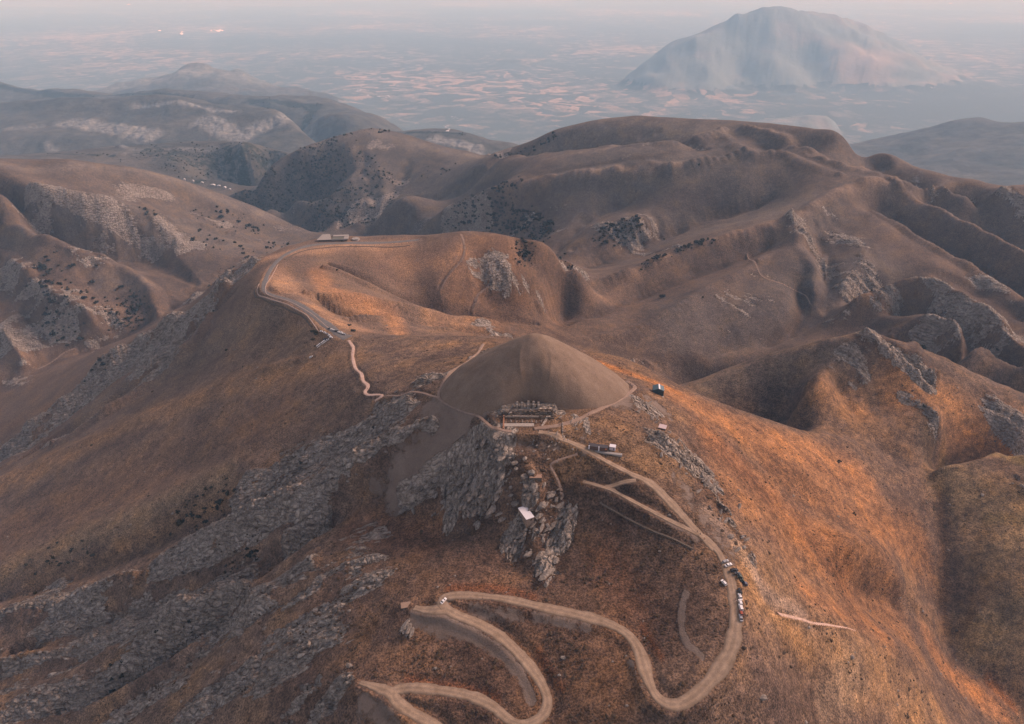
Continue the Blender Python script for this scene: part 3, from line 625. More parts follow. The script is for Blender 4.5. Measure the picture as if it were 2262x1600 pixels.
# ------------------------------------------------------------------ node helpers
class NT:
    def __init__(s, name):
        s.m = bpy.data.materials.new(name); s.m.use_nodes = True
        s.t = s.m.node_tree; s.b = s.t.nodes["Principled BSDF"]
    def n(s, kind, **kw):
        o = s.t.nodes.new(kind)
        for k, v in kw.items():
            if k.startswith('i_'):
                key = k[2:]
                o.inputs[int(key) if key.isdigit() else key.replace('_', ' ')].default_value = v
            else: setattr(o, k, v)
        return o
    def l(s, a, b): s.t.links.new(a, b)
    def noise(s, vec, scale, detail=4., rough=.55, dist=0.):
        o = s.n("ShaderNodeTexNoise", i_Scale=scale, i_Detail=detail, i_Roughness=rough, i_Distortion=dist); s.l(vec, o.inputs['Vector']); return o.outputs[0]
    def ramp(s, fac, stops):
        o = s.n("ShaderNodeValToRGB"); e = o.color_ramp.elements
        while len(e) < len(stops): e.new(.5)
        for el, (p, c) in zip(e, stops):
            el.position = p; el.color = (c[0], c[1], c[2], 1) if hasattr(c, '__len__') else (c, c, c, 1)
        s.l(fac, o.inputs[0]); return o.outputs[0]
    def mix(s, fac, a, b, mode='MIX'):
        o = s.n("ShaderNodeMix", data_type='RGBA', blend_type=mode)
        for k, val in ((0, fac), (6, a), (7, b)):
            if hasattr(val, 'links'): s.l(val, o.inputs[k])
            elif hasattr(val, '__len__'): o.inputs[k].default_value = (val[0], val[1], val[2], 1)
            else: o.inputs[k].default_value = val if k == 0 else (val, val, val, 1)
        return o.outputs[2]
    def math(s, op, a, b=0., c=0.):
        o = s.n("ShaderNodeMath", operation=op)
        for i, v in enumerate((a, b, c)):
            if hasattr(v, 'links'): s.l(v, o.inputs[i])
            else: o.inputs[i].default_value = v
        return o.outputs[0]
    def mapr(s, v, a, b, c=0., d=1.):
        o = s.n("ShaderNodeMapRange", i_1=a, i_2=b, i_3=c, i_4=d); o.clamp = True; s.l(v, o.inputs[0]); return o.outputs[0]
    def pos(s): return s.n("ShaderNodeNewGeometry").outputs['Position']
    def scaled(s, vec, x, y, z, rz=0.):
        o = s.n("ShaderNodeMapping"); o.inputs['Scale'].default_value = (x, y, z); o.inputs['Rotation'].default_value = (0, 0, rz); s.l(vec, o.inputs[0]); return o.outputs[0]
    def bump(s, h, dist, strength=1.):
        o = s.n("ShaderNodeBump"); o.inputs['Distance'].default_value = dist; o.inputs['Strength'].default_value = strength; s.l(h, o.inputs['Height']); return o.outputs[0]

def terrain_material(name):
    """dry grass tinted by the painted ground colour, broken by tussocks and earth; grey limestone; scree"""
    t = NT(name); p = t.pos()
    at = t.n("ShaderNodeAttribute", attribute_name="earth"); ms = t.n("ShaderNodeAttribute", attribute_name="cover")
    sep = t.n("ShaderNodeSeparateColor"); t.l(ms.outputs['Color'], sep.inputs[0])
    rockv, screev, rough_ = sep.outputs[0], sep.outputs[1], sep.outputs[2]
    n1 = t.noise(p, .8, 4, .72); n2 = t.noise(p, .14, 6, .68); n3 = t.noise(p, .028, 3, .55); n4 = t.noise(p, 2.6, 2, .6)
    g = t.mix(rough_, at.outputs['Color'], t.mix(1., at.outputs['Color'], t.ramp(n2, [(.30, .42), (.5, .98), (.70, 1.62)]), 'MULTIPLY'))
    g = t.mix(t.math('ADD', t.math('MULTIPLY', rough_, .6), .4), g, t.mix(1., g, t.ramp(n3, [(.32, (.66, .66, .70)), (.5, (1., 1., 1.)), (.68, (1.38, 1.26, 1.0))]), 'MULTIPLY'))
    # tussocks and low thorn cushions: dark dots, pale stones
    vo = t.n("ShaderNodeTexVoronoi", feature='F1', i_Scale=.55); t.l(p, vo.inputs['Vector'])
    tus = t.mapr(vo.outputs['Distance'], .16, .42); dens_ = t.mapr(t.noise(p, .05, 3), .42, .6)
    tus = t.math('MAXIMUM', tus, t.math('SUBTRACT', 1., dens_))
    g = t.mix(tus, t.mix(1., g, (.42, .44, .42), 'MULTIPLY'), g)
    g = t.mix(t.mapr(n1, .40, .60), t.mix(1., g, (.42, .43, .46), 'MULTIPLY'), t.mix(1., g, (1.36, 1.32, 1.26), 'MULTIPLY'))
    st = t.mapr(n4, .69, .74); g = t.mix(t.math('MULTIPLY', st, t.mapr(n2, .5, .6)), g, (.30, .27, .24))
    # rock
    mw = t.n("ShaderNodeVectorMath", operation='ADD'); mws = t.n("ShaderNodeVectorMath", operation='SCALE'); mws.inputs['Scale'].default_value = 9.
    nw = t.n("ShaderNodeTexNoise", i_Scale=.14, i_Detail=5.); t.l(p, nw.inputs['Vector']); t.l(nw.outputs['Color'], mws.inputs[0]); t.l(p, mw.inputs[0]); t.l(mws.outputs[0], mw.inputs[1])
    sa = t.n("ShaderNodeAttribute", attribute_name="strata"); t.l(sa.outputs['Vector'], mw.inputs[0])
    mp = t.scaled(mw.outputs[0], .16, .30, .2)
    vr = t.n("ShaderNodeTexVoronoi", feature='DISTANCE_TO_EDGE', i_Scale=1.0); t.l(mp, vr.inputs['Vector'])
    vr2 = t.n("ShaderNodeTexVoronoi", feature='DISTANCE_TO_EDGE', i_Scale=3.3); t.l(mp, vr2.inputs['Vector'])
    rn = t.noise(t.scaled(sa.outputs['Vector'], .22, .95, .6), .5, 7, .72)
    rn2 = t.noise(p, .05, 4, .6)
    rc = t.ramp(rn, [(.32, (.09, .07, .055)), (.43, (.26, .22, .185)), (.55, (.42, .37, .315)), (.70, (.60, .54, .47))])
    rc = t.mix(1., rc, t.ramp(rn2, [(.3, (.78, .74, .70)), (.7, (1.12, 1.12, 1.14))]), 'MULTIPLY')
    crack = t.math('MINIMUM', t.mapr(vr.outputs['Distance'], 0., .05, .35, 1.), t.mapr(vr2.outputs['Distance'], 0., .07, .7, 1.))
    rc = t.mix(crack, (.05, .037, .027), rc)
    soil = t.mapr(t.noise(t.scaled(p, .6, 1.4, 1.), .13, 6, .72), .47, .58)
    rv = t.math('SUBTRACT', t.math('ADD', rockv, t.math('MULTIPLY', t.math('SUBTRACT', rn, .5), 1.3)), t.math('MULTIPLY', soil, .42))
    rfac = t.mapr(rv, .40, .55)
    base = t.mix(rfac, g, rc)
    # scree
    sc = t.ramp(t.noise(p, .06, 4, .6), [(.3, (.15, .115, .092)), (.6, (.20, .155, .124)), (.8, (.24, .188, .15))])
    sc = t.mix(1., sc, t.ramp(t.noise(p, 1.2, 5, .75), [(.3, .72), (.7, 1.25)]), 'MULTIPLY')
    sv_ = t.math('ADD', screev, t.math('MULTIPLY', t.math('SUBTRACT', t.noise(p, .16, 7, .74), .5), 2.6))
    sfac = t.mapr(sv_, .42, .72)
    base = t.mix(t.math('MULTIPLY', t.math('MULTIPLY', sfac, .88), t.math('SUBTRACT', 1., t.mapr(rockv, .55, .8))), base, sc)
    t.l(base, t.b.inputs['Base Color'])
    t.b.inputs['Roughness'].default_value = .95; t.b.inputs['Specular IOR Level'].default_value = .15
    hgt = t.math('ADD', t.math('MULTIPLY', n1, .55), t.math('MULTIPLY', t.math('MULTIPLY', t.mix(rfac, 0., t.math('MINIMUM', t.mapr(vr.outputs['Distance'], 0., .25), 1.)), 1.), 1.6))
    hgt = t.math('ADD', hgt, t.math('MULTIPLY', n2, .9))
    nfade = t.math('SUBTRACT', 1., t.math('MULTIPLY', sfac, .45))
    hgt = t.math('MULTIPLY', hgt, nfade)
    t.l(t.bump(hgt, 1.5, 1.), t.b.inputs['Normal'])
    return t.m
def far_material(name, plain):
    t = NT(name); p = t.pos()
    at = t.n("ShaderNodeAttribute", attribute_name="earth"); ms = t.n("ShaderNodeAttribute", attribute_name="cover")
    sep = t.n("ShaderNodeSeparateColor"); t.l(ms.outputs['Color'], sep.inputs[0])
    if plain:
        pm = t.scaled(p, .0013, .0011, .001)
        w = t.n("ShaderNodeTexNoise", i_Scale=1.1, i_Detail=3.); t.l(pm, w.inputs['Vector'])
        vadd = t.n("ShaderNodeVectorMath", operation='ADD'); vsc = t.n("ShaderNodeVectorMath", operation='SCALE'); vsc.inputs['Scale'].default_value = 1.6
        t.l(w.outputs['Color'], vsc.inputs[0]); t.l(pm, vadd.inputs[0]); t.l(vsc.outputs[0], vadd.inputs[1])
        vf = t.n("ShaderNodeTexVoronoi", feature='F1', i_Scale=4.2); t.l(vadd.outputs[0], vf.inputs['Vector'])
        sf = t.n("ShaderNodeSeparateColor"); t.l(vf.outputs['Color'], sf.inputs[0])
        reg = t.noise(p, .00016, 3, .6)
        val = t.math('ADD', t.math('MULTIPLY', sf.outputs[0], .55), t.math('MULTIPLY', t.math('SUBTRACT', reg, .5), 1.5))
        val = t.math('ADD', val, t.math('MULTIPLY', t.math('SUBTRACT', t.noise(p, .006, 5, .7), .5), .8))
        col = t.ramp(val, [(.26, (.11, .145, .155)), (.44, (.19, .205, .205)), (.60, (.37, .30, .265)), (.95, (.52, .41, .355))])  # field colours lightened and blued to stand in for thicker haze
    else:
        n = t.noise(p, .012, 6, .65); n2 = t.noise(p, .0022, 4, .6)
        n5 = t.noise(p, .0007, 5, .62)
        col = t.mix(1., at.outputs['Color'], t.ramp(n, [(.3, .62), (.5, 1.), (.7, 1.45)]), 'MULTIPLY')
        col = t.mix(1., col, t.ramp(n2, [(.3, (.7, .78, .8)), (.7, (1.3, 1.2, 1.1))]), 'MULTIPLY')
        if name.startswith('mountain'): col = t.ramp(n5, [(.36, (.17, .215, .225)), (.52, (.20, .24, .245)), (.64, (.33, .30, .28)), (.76, (.40, .35, .32))])  # pale bluish slopes: part of the distance haze is painted in here
        rc = t.ramp(t.noise(p, .03, 5, .7), [(.35, (.10, .105, .10)), (.7, (.30, .29, .27))])
        col = t.mix(t.mapr(sep.outputs[0], .3, .7), col, rc)
        bd = t.math('ADD', sep.outputs[1], t.math('MULTIPLY', t.math('SUBTRACT', t.noise(p, .028, 6, .78), .5), 2.6))
        col = t.mix(t.mapr(bd, .58, .80), col, (.030, .036, .028))
        t.l(t.bump(t.noise(p, .02, 6, .65), 14., .7), t.b.inputs['Normal'])
    t.l(col, t.b.inputs['Base Color']); t.b.inputs['Roughness'].default_value = 1.; t.b.inputs['Specular IOR Level'].default_value = .1
    return t.m

# ------------------------------------------------------------------ roads, tracks and paths: their lines, the benches cut for them
def smooth1(a, n):
    for _ in range(n): a = np.concatenate([a[:1], .25 * a[:-2] + .5 * a[1:-1] + .25 * a[2:], a[-1:]])
    return a
def road_line(pts, step, sm):
    P = hits(pts); R = dens(P, step)
    R[:, 2] = ground(R[:, 0], R[:, 1]); 
    for c in (0, 1): R[:, c] = smooth1(R[:, c], 2)
    R[:, 2] = smooth1(ground(R[:, 0], R[:, 1]), sm)
    return R
def bench(R, half, blend):
    """flatten the land to the road along R within half (m), easing out over blend"""
    D = np.full(ZZ.shape, 1e9, np.float32); Zr = np.zeros(ZZ.shape, np.float32)
    hw = half if hasattr(half, '__len__') else np.full(len(R), half)
    rr = hw.max() + blend
    i0 = max(0, np.searchsorted(RQ, math.log(max(R[:, 1].min() - rr, 151)))-1); i1 = np.searchsorted(RQ, math.log(R[:, 1].max() + rr)) + 1
    for p, w in zip(R, hw):
        a, b = np.searchsorted(RQ, [math.log(max(p[1] - rr, 151)), math.log(p[1] + rr)])
        m = (abs(p[0]) / p[1] + 1) * rr / (p[1] - rr)
        c, d = np.searchsorted(RS, [p[0] / p[1] - m, p[0] / p[1] + m])
        a = max(0, a - 1); b += 1; c = max(0, c - 1); d += 1
        dd = np.hypot(XX[a:b, c:d] - p[0], YY[a:b, c:d] - p[1]) - w
        n = dd < D[a:b, c:d]
        D[a:b, c:d][n] = dd[n]; Zr[a:b, c:d][n] = p[2]
    k = 1 - smst(D / blend)
    ZZ[:] = np.where(D < blend, ZZ * (1 - k) + Zr * k, ZZ)
ROADS = {}
def mk(name, pts, width, step, sm, blend, kind):
    R = road_line(pts, step, sm)
    w = np.interp(np.linspace(0, 1, len(R)), np.linspace(0, 1, len(width)), width) if hasattr(width, '__len__') else np.full(len(R), width)
    bench(R, w * .5 + .6, blend)
    ROADS[name] = (R, w, kind)
mk('dirt', [(975, 1612), (950, 1597), (905, 1572), (872, 1548), (868, 1528), (890, 1519), (960, 1524), (1040, 1538), (1090, 1562), (1125, 1592), (1160, 1600), (1195, 1585),
            (1210, 1550), (1190, 1500), (1150, 1448), (1100, 1402), (1045, 1372), (1000, 1356), (978, 1338), (978, 1322), (1010, 1314), (1060, 1317), (1120, 1324), (1200, 1342), (1290, 1362), (1350, 1380),
            (1390, 1405), (1415, 1445), (1430, 1500), (1455, 1545), (1495, 1557), (1535, 1538), (1580, 1492), (1612, 1440), (1625, 1380), (1620, 1320), (1610, 1270), (1592, 1230), (1560, 1190),
            (1500, 1160), (1430, 1125), (1370, 1092), (1330, 1074), (1288, 1064)],
   [7, 7.5, 8, 7, 6.5, 7.5, 8, 6.5, 6, 7, 8, 7, 7, 8, 10, 7, 5.5, 4.5, 4, 3], 2., 70, 5, 'dirt')
mk('spur', [(985, 1346), (955, 1348), (915, 1343)], [9, 7, 4], 1.2, 10, 3, 'dirt')
mk('low_spur', [(872, 1535), (835, 1520), (795, 1508)], [9, 7, 3], 1.2, 10, 3, 'dirt')
mk('track', [(1580, 1215), (1530, 1165), (1480, 1110), (1440, 1070), (1400, 1050), (1340, 1020), (1290, 990), (1240, 970), (1190, 955)], [7, 6, 7, 7, 6, 5, 6, 5, 4], 1.2, 40, 3, 'dirt')
mk('loop_track', [(1405, 1062), (1368, 1067), (1338, 1077)], 4.5, 1.2, 20, 3, 'dirt')
mk('paved', [(770, 747), (750, 738), (722, 718), (695, 698), (665, 676), (640, 664), (605, 653), (585, 645), (583, 630), (592, 605), (608, 582), (632, 562), (665, 548), (700, 541), (760, 537), (840, 537), (905, 533), (925, 530)],
   [15, 15, 11, 9, 7, 6.5, 7, 7, 7, 7, 8, 9, 10, 11, 9, 9], 4, 40, 7, 'paved')
mk('ring', [(1068, 760), (1040, 795), (1000, 820), (978, 850), (970, 880), (1010, 903), (1055, 918), (1075, 935), (1100, 952), (1130, 955)], 3., 2, 12, 2, 'path')
mk('east_path', [(1180, 946), (1220, 941), (1260, 933), (1300, 915), (1350, 893), (1390, 868), (1402, 855), (1385, 842)], 3.6, 2, 12, 2, 'path')
mk('stair_low', [(970, 880), (930, 868), (905, 866), (885, 876), (860, 874), (845, 877)], 2.6, 2, 8, 2, 'path')
mk('stair', [(770, 752), (780, 768), (779, 790), (786, 815), (798, 826), (802, 842), (812, 850), (812, 858), (806, 866), (814, 873), (845, 873), (828, 886)], 3.4, 1.5, 6, 2, 'stair')
mk('side_path', [(1276, 1004), (1245, 1013), (1215, 1026), (1225, 1045), (1238, 1075), (1242, 1100)], 2.2, 2, 8, 1.5, 'path')
mk('bowl_track', [(1018, 517), (1026, 545), (1020, 575), (1000, 595), (985, 615), (972, 640)], 4., 4, 8, 2, 'path')
mk('bowl_track2', [(1080, 632), (1060, 645), (1050, 665), (1043, 685)], 5., 4, 8, 2, 'path')
mk('low_road', [(85, 815), (115, 800), (140, 780), (165, 770)], 5., 5, 8, 4, 'path')
mk('cut_track', [(1720, 1357), (1760, 1366), (1820, 1380), (1890, 1394)], [3.5, 3, 2, 1.2], 2.5, 6, 1.5, 'path')
mk('hill_track', [(1650, 560), (1672, 590), (1690, 615), (1740, 632), (1770, 650), (1790, 672)], 3., 5, 8, 2, 'path')
for k_ in ('dirt', 'track', 'loop_track', 'spur', 'low_spur'):      # the later benches may have moved the earlier ones: read the heights again
    R_, w_, kd = ROADS[k_]; n_ = len(R_); R_[:, 2] = smooth1(ground(R_[:, 0], R_[:, 1]), 6); bench(R_, w_ * .5 + .8, 2.)
# flat ground for the car park on the ridge, the lower terrace and the hut
def pad(X, Y, z, rx, ry, rot=0., blend=6.):
    c, s_ = math.cos(rot), math.sin(rot)
    u = (XX - X) * c + (YY - Y) * s_; v = -(XX - X) * s_ + (YY - Y) * c
    d = np.hypot(np.maximum(np.abs(u) - rx, 0), np.maximum(np.abs(v) - ry, 0))
    k = 1 - smst(d / blend)
    ZZ[:] = ZZ * (1 - k) + z * k
print("roads", time.time() - T0)
# the statues' podium and the lower terrace (photo heights: statues' feet at y 893, altar at y 930-965)
pad(11, 391, 8.6, 21, 7.5, 0, 4)
pad(12, 410.5, 13.3, 19, 5, 0, 2.5)
pad(5, 374.5, 1.6, 11, 4.5, 0, 3)

# ------------------------------------------------------------------ building helpers
def tag(o, label=None, cat=None, group=None, kind=None):
    if label: o["label"] = label
    if cat: o["category"] = cat
    if group: o["group"] = group
    if kind: o["kind"] = kind
    return o
def mesh_np(name, V, F, mat, smooth=True, parent=None):
    me = bpy.data.meshes.new(name)
    V = np.asarray(V, np.float32); F = np.asarray(F, np.int32); k = F.shape[1]
    me.vertices.add(len(V)); me.vertices.foreach_set("co", V.ravel())
    me.loops.add(F.size); me.loops.foreach_set("vertex_index", F.ravel())
    me.polygons.add(len(F)); me.polygons.foreach_set("loop_start", np.arange(0, F.size, k, dtype=np.int32))
    me.polygons.foreach_set("use_smooth", np.full(len(F), smooth))
    me.update(calc_edges=True)
    if mat: me.materials.append(mat)
    o = bpy.data.objects.new(name, me); C.objects.link(o)
    if parent: o.parent = parent
    return o
def set_attr(o, name, arr):
    a = o.data.attributes.new(name, 'FLOAT_COLOR', 'POINT'); a.data.foreach_set("color", np.asarray(arr, np.float32).ravel())

exec_pads = globals().get('PADS', [])
# ------------------------------------------------------------------ the land as meshes
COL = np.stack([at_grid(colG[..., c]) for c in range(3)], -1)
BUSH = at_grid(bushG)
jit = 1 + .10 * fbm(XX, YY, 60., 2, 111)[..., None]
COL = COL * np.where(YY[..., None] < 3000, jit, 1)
idx = np.arange(NQ * NS).reshape(NQ, NS)
F = np.stack([idx[:-1, :-1], idx[:-1, 1:], idx[1:, 1:], idx[1:, :-1]], -1).reshape(-1, 4)
yc, zc, sc_ = YY[:-1, :-1].ravel(), ZZ[:-1, :-1].ravel(), SS[:-1, :-1].ravel()
cls = np.where(yc < 2750, 0, np.where(yc < 7300, 1, 2))
mt = (yc >= 7300) & (zc > -1175)
cls[mt] = np.where((sc_ > .08)[mt] & (yc < 17000)[mt], 3, np.where((sc_ < -.2)[mt] & (yc < 13000)[mt], 1, 2))
cls[(zc < -1175) & (yc > 4600)] = 2
VV = np.stack([XX, YY, ZZ], -1).reshape(-1, 3)
cov = np.stack([RKV, SCREE, 1 - .62 * smst((YY - 620) / 450) - .35 * smst((-XX - 60) / 120) * smst((YY - 430) / 80) * (YY < 1070), np.ones_like(ZZ)], -1).reshape(-1, 4)
cov_far = np.stack([np.clip(ROCK, 0, 1), BUSH, BUSH, np.ones_like(ZZ)], -1).reshape(-1, 4)
stra = np.stack([UU, VS, ZZ], -1).reshape(-1, 3)
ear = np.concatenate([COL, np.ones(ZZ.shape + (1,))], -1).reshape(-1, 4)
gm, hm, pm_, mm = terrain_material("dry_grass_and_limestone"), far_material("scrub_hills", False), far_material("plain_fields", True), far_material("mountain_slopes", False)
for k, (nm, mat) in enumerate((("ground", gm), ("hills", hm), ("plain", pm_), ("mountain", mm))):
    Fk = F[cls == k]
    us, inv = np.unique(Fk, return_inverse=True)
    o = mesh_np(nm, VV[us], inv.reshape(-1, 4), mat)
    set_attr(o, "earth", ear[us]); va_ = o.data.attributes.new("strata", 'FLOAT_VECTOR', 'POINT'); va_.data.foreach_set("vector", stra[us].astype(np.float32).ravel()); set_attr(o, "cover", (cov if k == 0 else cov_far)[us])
    tag(o, kind='structure')
print("land", time.time() - T0)

# ------------------------------------------------------------------ haze over the plain
hz = bpy.data.materials.new("haze"); hz.use_nodes = True
for n_ in list(hz.node_tree.nodes):
    if n_.type != 'OUTPUT_MATERIAL': hz.node_tree.nodes.remove(n_)
pv = hz.node_tree.nodes.new("ShaderNodeVolumePrincipled")
pv.inputs['Color'].default_value = HAZE_COL
pv.inputs['Absorption Color'].default_value = (1, 1, 1, 1)
pv.inputs['Density'].default_value = HAZE_D
pv.inputs['Anisotropy'].default_value = 0.
hz.node_tree.links.new(pv.outputs[0], [n_ for n_ in hz.node_tree.nodes if n_.type == 'OUTPUT_MATERIAL'][0].inputs['Volume'])
zb, zt = float(ZZ.min()) - 1, CAM_H + 4
bx = [(x, y, z) for z in (zb, zt) for y in (-400, 95500) for x in (-140000, 140000)]
o = mesh_np("haze", bx, [(0, 2, 3, 1), (4, 5, 7, 6), (0, 1, 5, 4), (2, 6, 7, 3), (0, 4, 6, 2), (1, 3, 7, 5)], hz, smooth=False)
tag(o, kind='stuff')

# ------------------------------------------------------------------ road and path surfaces
def road_mat(name, c0, c1, c2, rough=.95, tracks=True):
    t = NT(name); p = t.pos(); uv = t.n("ShaderNodeUVMap"); sx = t.n("ShaderNodeSeparateXYZ"); t.l(uv.outputs[0], sx.inputs[0])
    n = t.noise(p, .25, 4, .6); n2 = t.noise(p, 1.8, 3, .6)
    col = t.ramp(n, [(.3, c0), (.55, c1), (.75, c2)])
    col = t.mix(1., col, t.ramp(n2, [(.3, .84), (.7, 1.14)]), 'MULTIPLY')
    if tracks:
        w = t.math('ADD', sx.outputs[0], t.math('MULTIPLY', t.math('SUBTRACT', t.noise(p, .05, 2), .5), .25))
        tr = t.math('ABSOLUTE', t.math('SUBTRACT', t.math('ABSOLUTE', t.math('SUBTRACT', w, .5)), .17))
        col = t.mix(t.mapr(tr, .03, .12), t.mix(1., col, (1.22, 1.2, 1.17), 'MULTIPLY'), col)
        edge = t.math('ADD', t.math('ABSOLUTE', t.math('SUBTRACT', sx.outputs[0], .5)), t.math('MULTIPLY', t.math('SUBTRACT', n2, .5), .2))
        col = t.mix(t.mapr(edge, .32, .5), col, tuple(x * .62 for x in c0))
    t.l(col, t.b.inputs['Base Color']); t.b.inputs['Roughness'].default_value = rough; t.b.inputs['Specular IOR Level'].default_value = .15
    t.l(t.bump(n2, .12, .7), t.b.inputs['Normal']); return t.m
RM = dict(dirt=road_mat("packed_dirt", (.20, .145, .10), (.27, .20, .142), (.34, .255, .185)),
          paved=road_mat("worn_paving", (.125, .118, .112), (.15, .142, .135), (.18, .17, .16), tracks=False),
          path=road_mat("pale_footpath", (.22, .155, .115), (.27, .195, .15), (.33, .24, .19), tracks=False),
          stair=road_mat("stone_steps", (.40, .28, .22), (.47, .335, .27), (.54, .39, .32), tracks=False))
def ribbon(name, R, w, mat, lift=.12, nx=8):
    T = np.gradient(R[:, :2], axis=0); T /= np.linalg.norm(T, axis=1, keepdims=True) + 1e-9
    N = np.stack([-T[:, 1], T[:, 0]], 1)
    us = np.linspace(-.5, .5, nx + 1)
    r_ = np.random.RandomState(len(R))
    ww = w * (1 + .25 * smooth1(r_.randn(len(R)), 8) + .05 * r_.randn(len(R)))
    V = np.zeros((len(R), nx + 1, 3))
    for j, u_ in enumerate(us):
        P = R[:, :2] + N * (u_ * ww)[:, None]
        V[:, j, :2] = P
        edge = abs(u_) * 2
        V[:, j, 2] = np.maximum(ground(P[:, 0], P[:, 1]), R[:, 2] - .3) + lift - (.5 if edge > .99 else 0) + .06 * (edge < .8)
    n = len(R); k = nx + 1
    ii = (np.arange(n - 1)[:, None] * k + np.arange(nx)[None]).ravel()
    F_ = np.stack([ii, ii + 1, ii + k + 1, ii + k], 1)
    o = mesh_np(name, V.reshape(-1, 3), F_, mat)
    uvl = o.data.uv_layers.new(name="UVMap")
    U = np.tile((us + .5)[None], (n, 1)).ravel(); Vv = np.repeat(np.arange(n) * .2, k)
    uvl.data.foreach_set("uv", np.stack([U[F_.ravel()], Vv[F_.ravel()]], 1).astype(np.float32).ravel())
    return o
names = dict(spur='dirt_road', low_spur='dirt_road', dirt='dirt_road', track='dirt_track', loop_track='dirt_track', paved='paved_road', ring='footpath', east_path='footpath', stair_low='footpath', stair='stone_stair_path',
             side_path='footpath', bowl_track='hill_track', bowl_track2='hill_track', low_road='valley_road', cut_track='pale_track', hill_track='hill_track')
for i, (k, (R, w, kind)) in enumerate(ROADS.items()):
    o = ribbon(names[k], R, w, RM['stair' if k == 'cut_track' else kind], lift=.24 + .006 * i)
    tag(o, kind='structure')

# ------------------------------------------------------------------ the burial mound of crushed stone
MX, MY, MZ = 17.0, 449.0, 50.0
OUT = [hit(*p) for p in [(1402, 852), (1392, 866), (1350, 892), (1300, 905), (1250, 902), (1222, 893), (1200, 889), (1165, 888), (1128, 889), (1112, 897), (1092, 912), (1076, 926), (1050, 916), (1008, 902), (973, 884), (980, 848), (1000, 822), (1030, 800)]]
OUT = [(math.atan2(p[1] - MY, p[0] - MX), math.hypot(p[0] - MX, p[1] - MY)) for p in OUT]
OUT = sorted([((a + math.pi * .5) % (2 * math.pi), r) for a, r in OUT] + [(math.pi * k, 72.) for k in (.75, .9, 1., 1.1, 1.25)])
OA = np.array([a for a, r in OUT]); OR_ = np.array([r for a, r in OUT])
ta = np.linspace(0, 2 * math.pi, 361); tr = np.interp(ta, OA, OR_, period=2 * math.pi)
for _ in range(280): tr[:-1] = .25 * np.roll(tr[:-1], 1) + .5 * tr[:-1] + .25 * np.roll(tr[:-1], -1)
tr[-1] = tr[0]
ex, ey = MX + tr * np.cos(ta - math.pi / 2), MY + tr * np.sin(ta - math.pi / 2)
tz = ground(ex, ey); 
for _ in range(200): tz[:-1] = .25 * np.roll(tz[:-1], 1) + .5 * tz[:-1] + .25 * np.roll(tz[:-1], -1)
tz[-1] = tz[0]
def mound_h(X, Y):
    X = np.asarray(X, float); Y = np.asarray(Y, float)
    r = np.hypot(X - MX, Y - MY); a = np.arctan2(Y - MY, X - MX); am = (a + math.pi * .5) % (2 * math.pi)
    R_ = np.interp(am, ta, tr); ze = np.interp(am, ta, tz)
    u = r / R_
    H0 = lambda r_: MZ - .74 * (np.sqrt(r_ * r_ + 90) - 9.49) + .0011 * np.maximum(0, r_ - 30) ** 2
    h = H0(r) + (ze - H0(R_)) * np.clip(u, 0, 1) ** 6
    h = np.where(u > 1, ze - (r - R_) * 1.2, h)
    fr_ = (Y < MY); dx_ = X - MX; tt = np.clip(r / 34, 0, 1)
    for off, bow, am in ((-5, -9, .5), (7, 8, .4), (1, -5, .2)):
        xl = (off * .5 + bow * np.sin(math.pi * tt * .8)) * (.2 + .8 * np.minimum(1, tt * 3))
        h += fr_ * am * np.exp(-((dx_ - xl) / 1.5) ** 2) * smst((r - 8) / 8) * (1 - smst((u - .8) / .2))
    h -= fr_ * .5 * np.exp(-((dx_ + 2) / 7.) ** 2) * smst((u - .45) / .3) * (1 - smst((u - .85) / .15))
    h += (.8 * vnoise(X / 14, Y / 14, 5) * smst(r / 40) + .3 * vnoise(X / 4.5, Y / 4.5, 6)) * (u < 1)
    return h
nr, na = 150, 420
aa = np.linspace(0, 2 * math.pi, na, endpoint=False)[None]
Rm = np.interp(aa % (2 * math.pi), ta, tr) 
rr = np.linspace(0, 1.02, nr)[:, None] * Rm
mx, my = MX + rr * np.cos(aa - math.pi / 2), MY + rr * np.sin(aa - math.pi / 2)
mz = mound_h(mx, my)
V = np.stack([mx, my, mz], -1).reshape(-1, 3)
ii = (np.arange(nr - 1)[:, None] * na); jj = np.arange(na)[None]; j2 = (jj + 1) % na
F_ = np.stack([ii + jj, ii + na + jj, ii + na + j2, ii + j2], -1).reshape(-1, 4)
tm = NT("crushed_limestone"); p_ = tm.pos()
c_ = tm.ramp(tm.noise(tm.scaled(p_, 1, 1, .25), .07, 6, .7), [(.3, (.15, .108, .078)), (.5, (.185, .135, .099)), (.7, (.22, .166, .124))])
c_ = tm.mix(1., c_, tm.ramp(tm.noise(p_, 1.1, 6, .78), [(.3, .66), (.7, 1.34)]), 'MULTIPLY')
tm.l(c_, tm.b.inputs['Base Color']); tm.b.inputs['Roughness'].default_value = 1.; tm.b.inputs['Specular IOR Level'].default_value = .1
tm.l(tm.bump(tm.noise(p_, 1.3, 4, .65), .5, .8), tm.b.inputs['Normal'])
mound = mesh_np("burial_mound", V, F_, tm.m)
tag(mound, "smooth cone-shaped burial mound of crushed grey brown stone on the summit", "mound")
def surf(X, Y):
    return np.maximum(ground(X, Y), np.where(np.hypot(np.asarray(X) - MX, np.asarray(Y) - MY) < 78, mound_h(X, Y), -1e9))
print("mound", time.time() - T0)

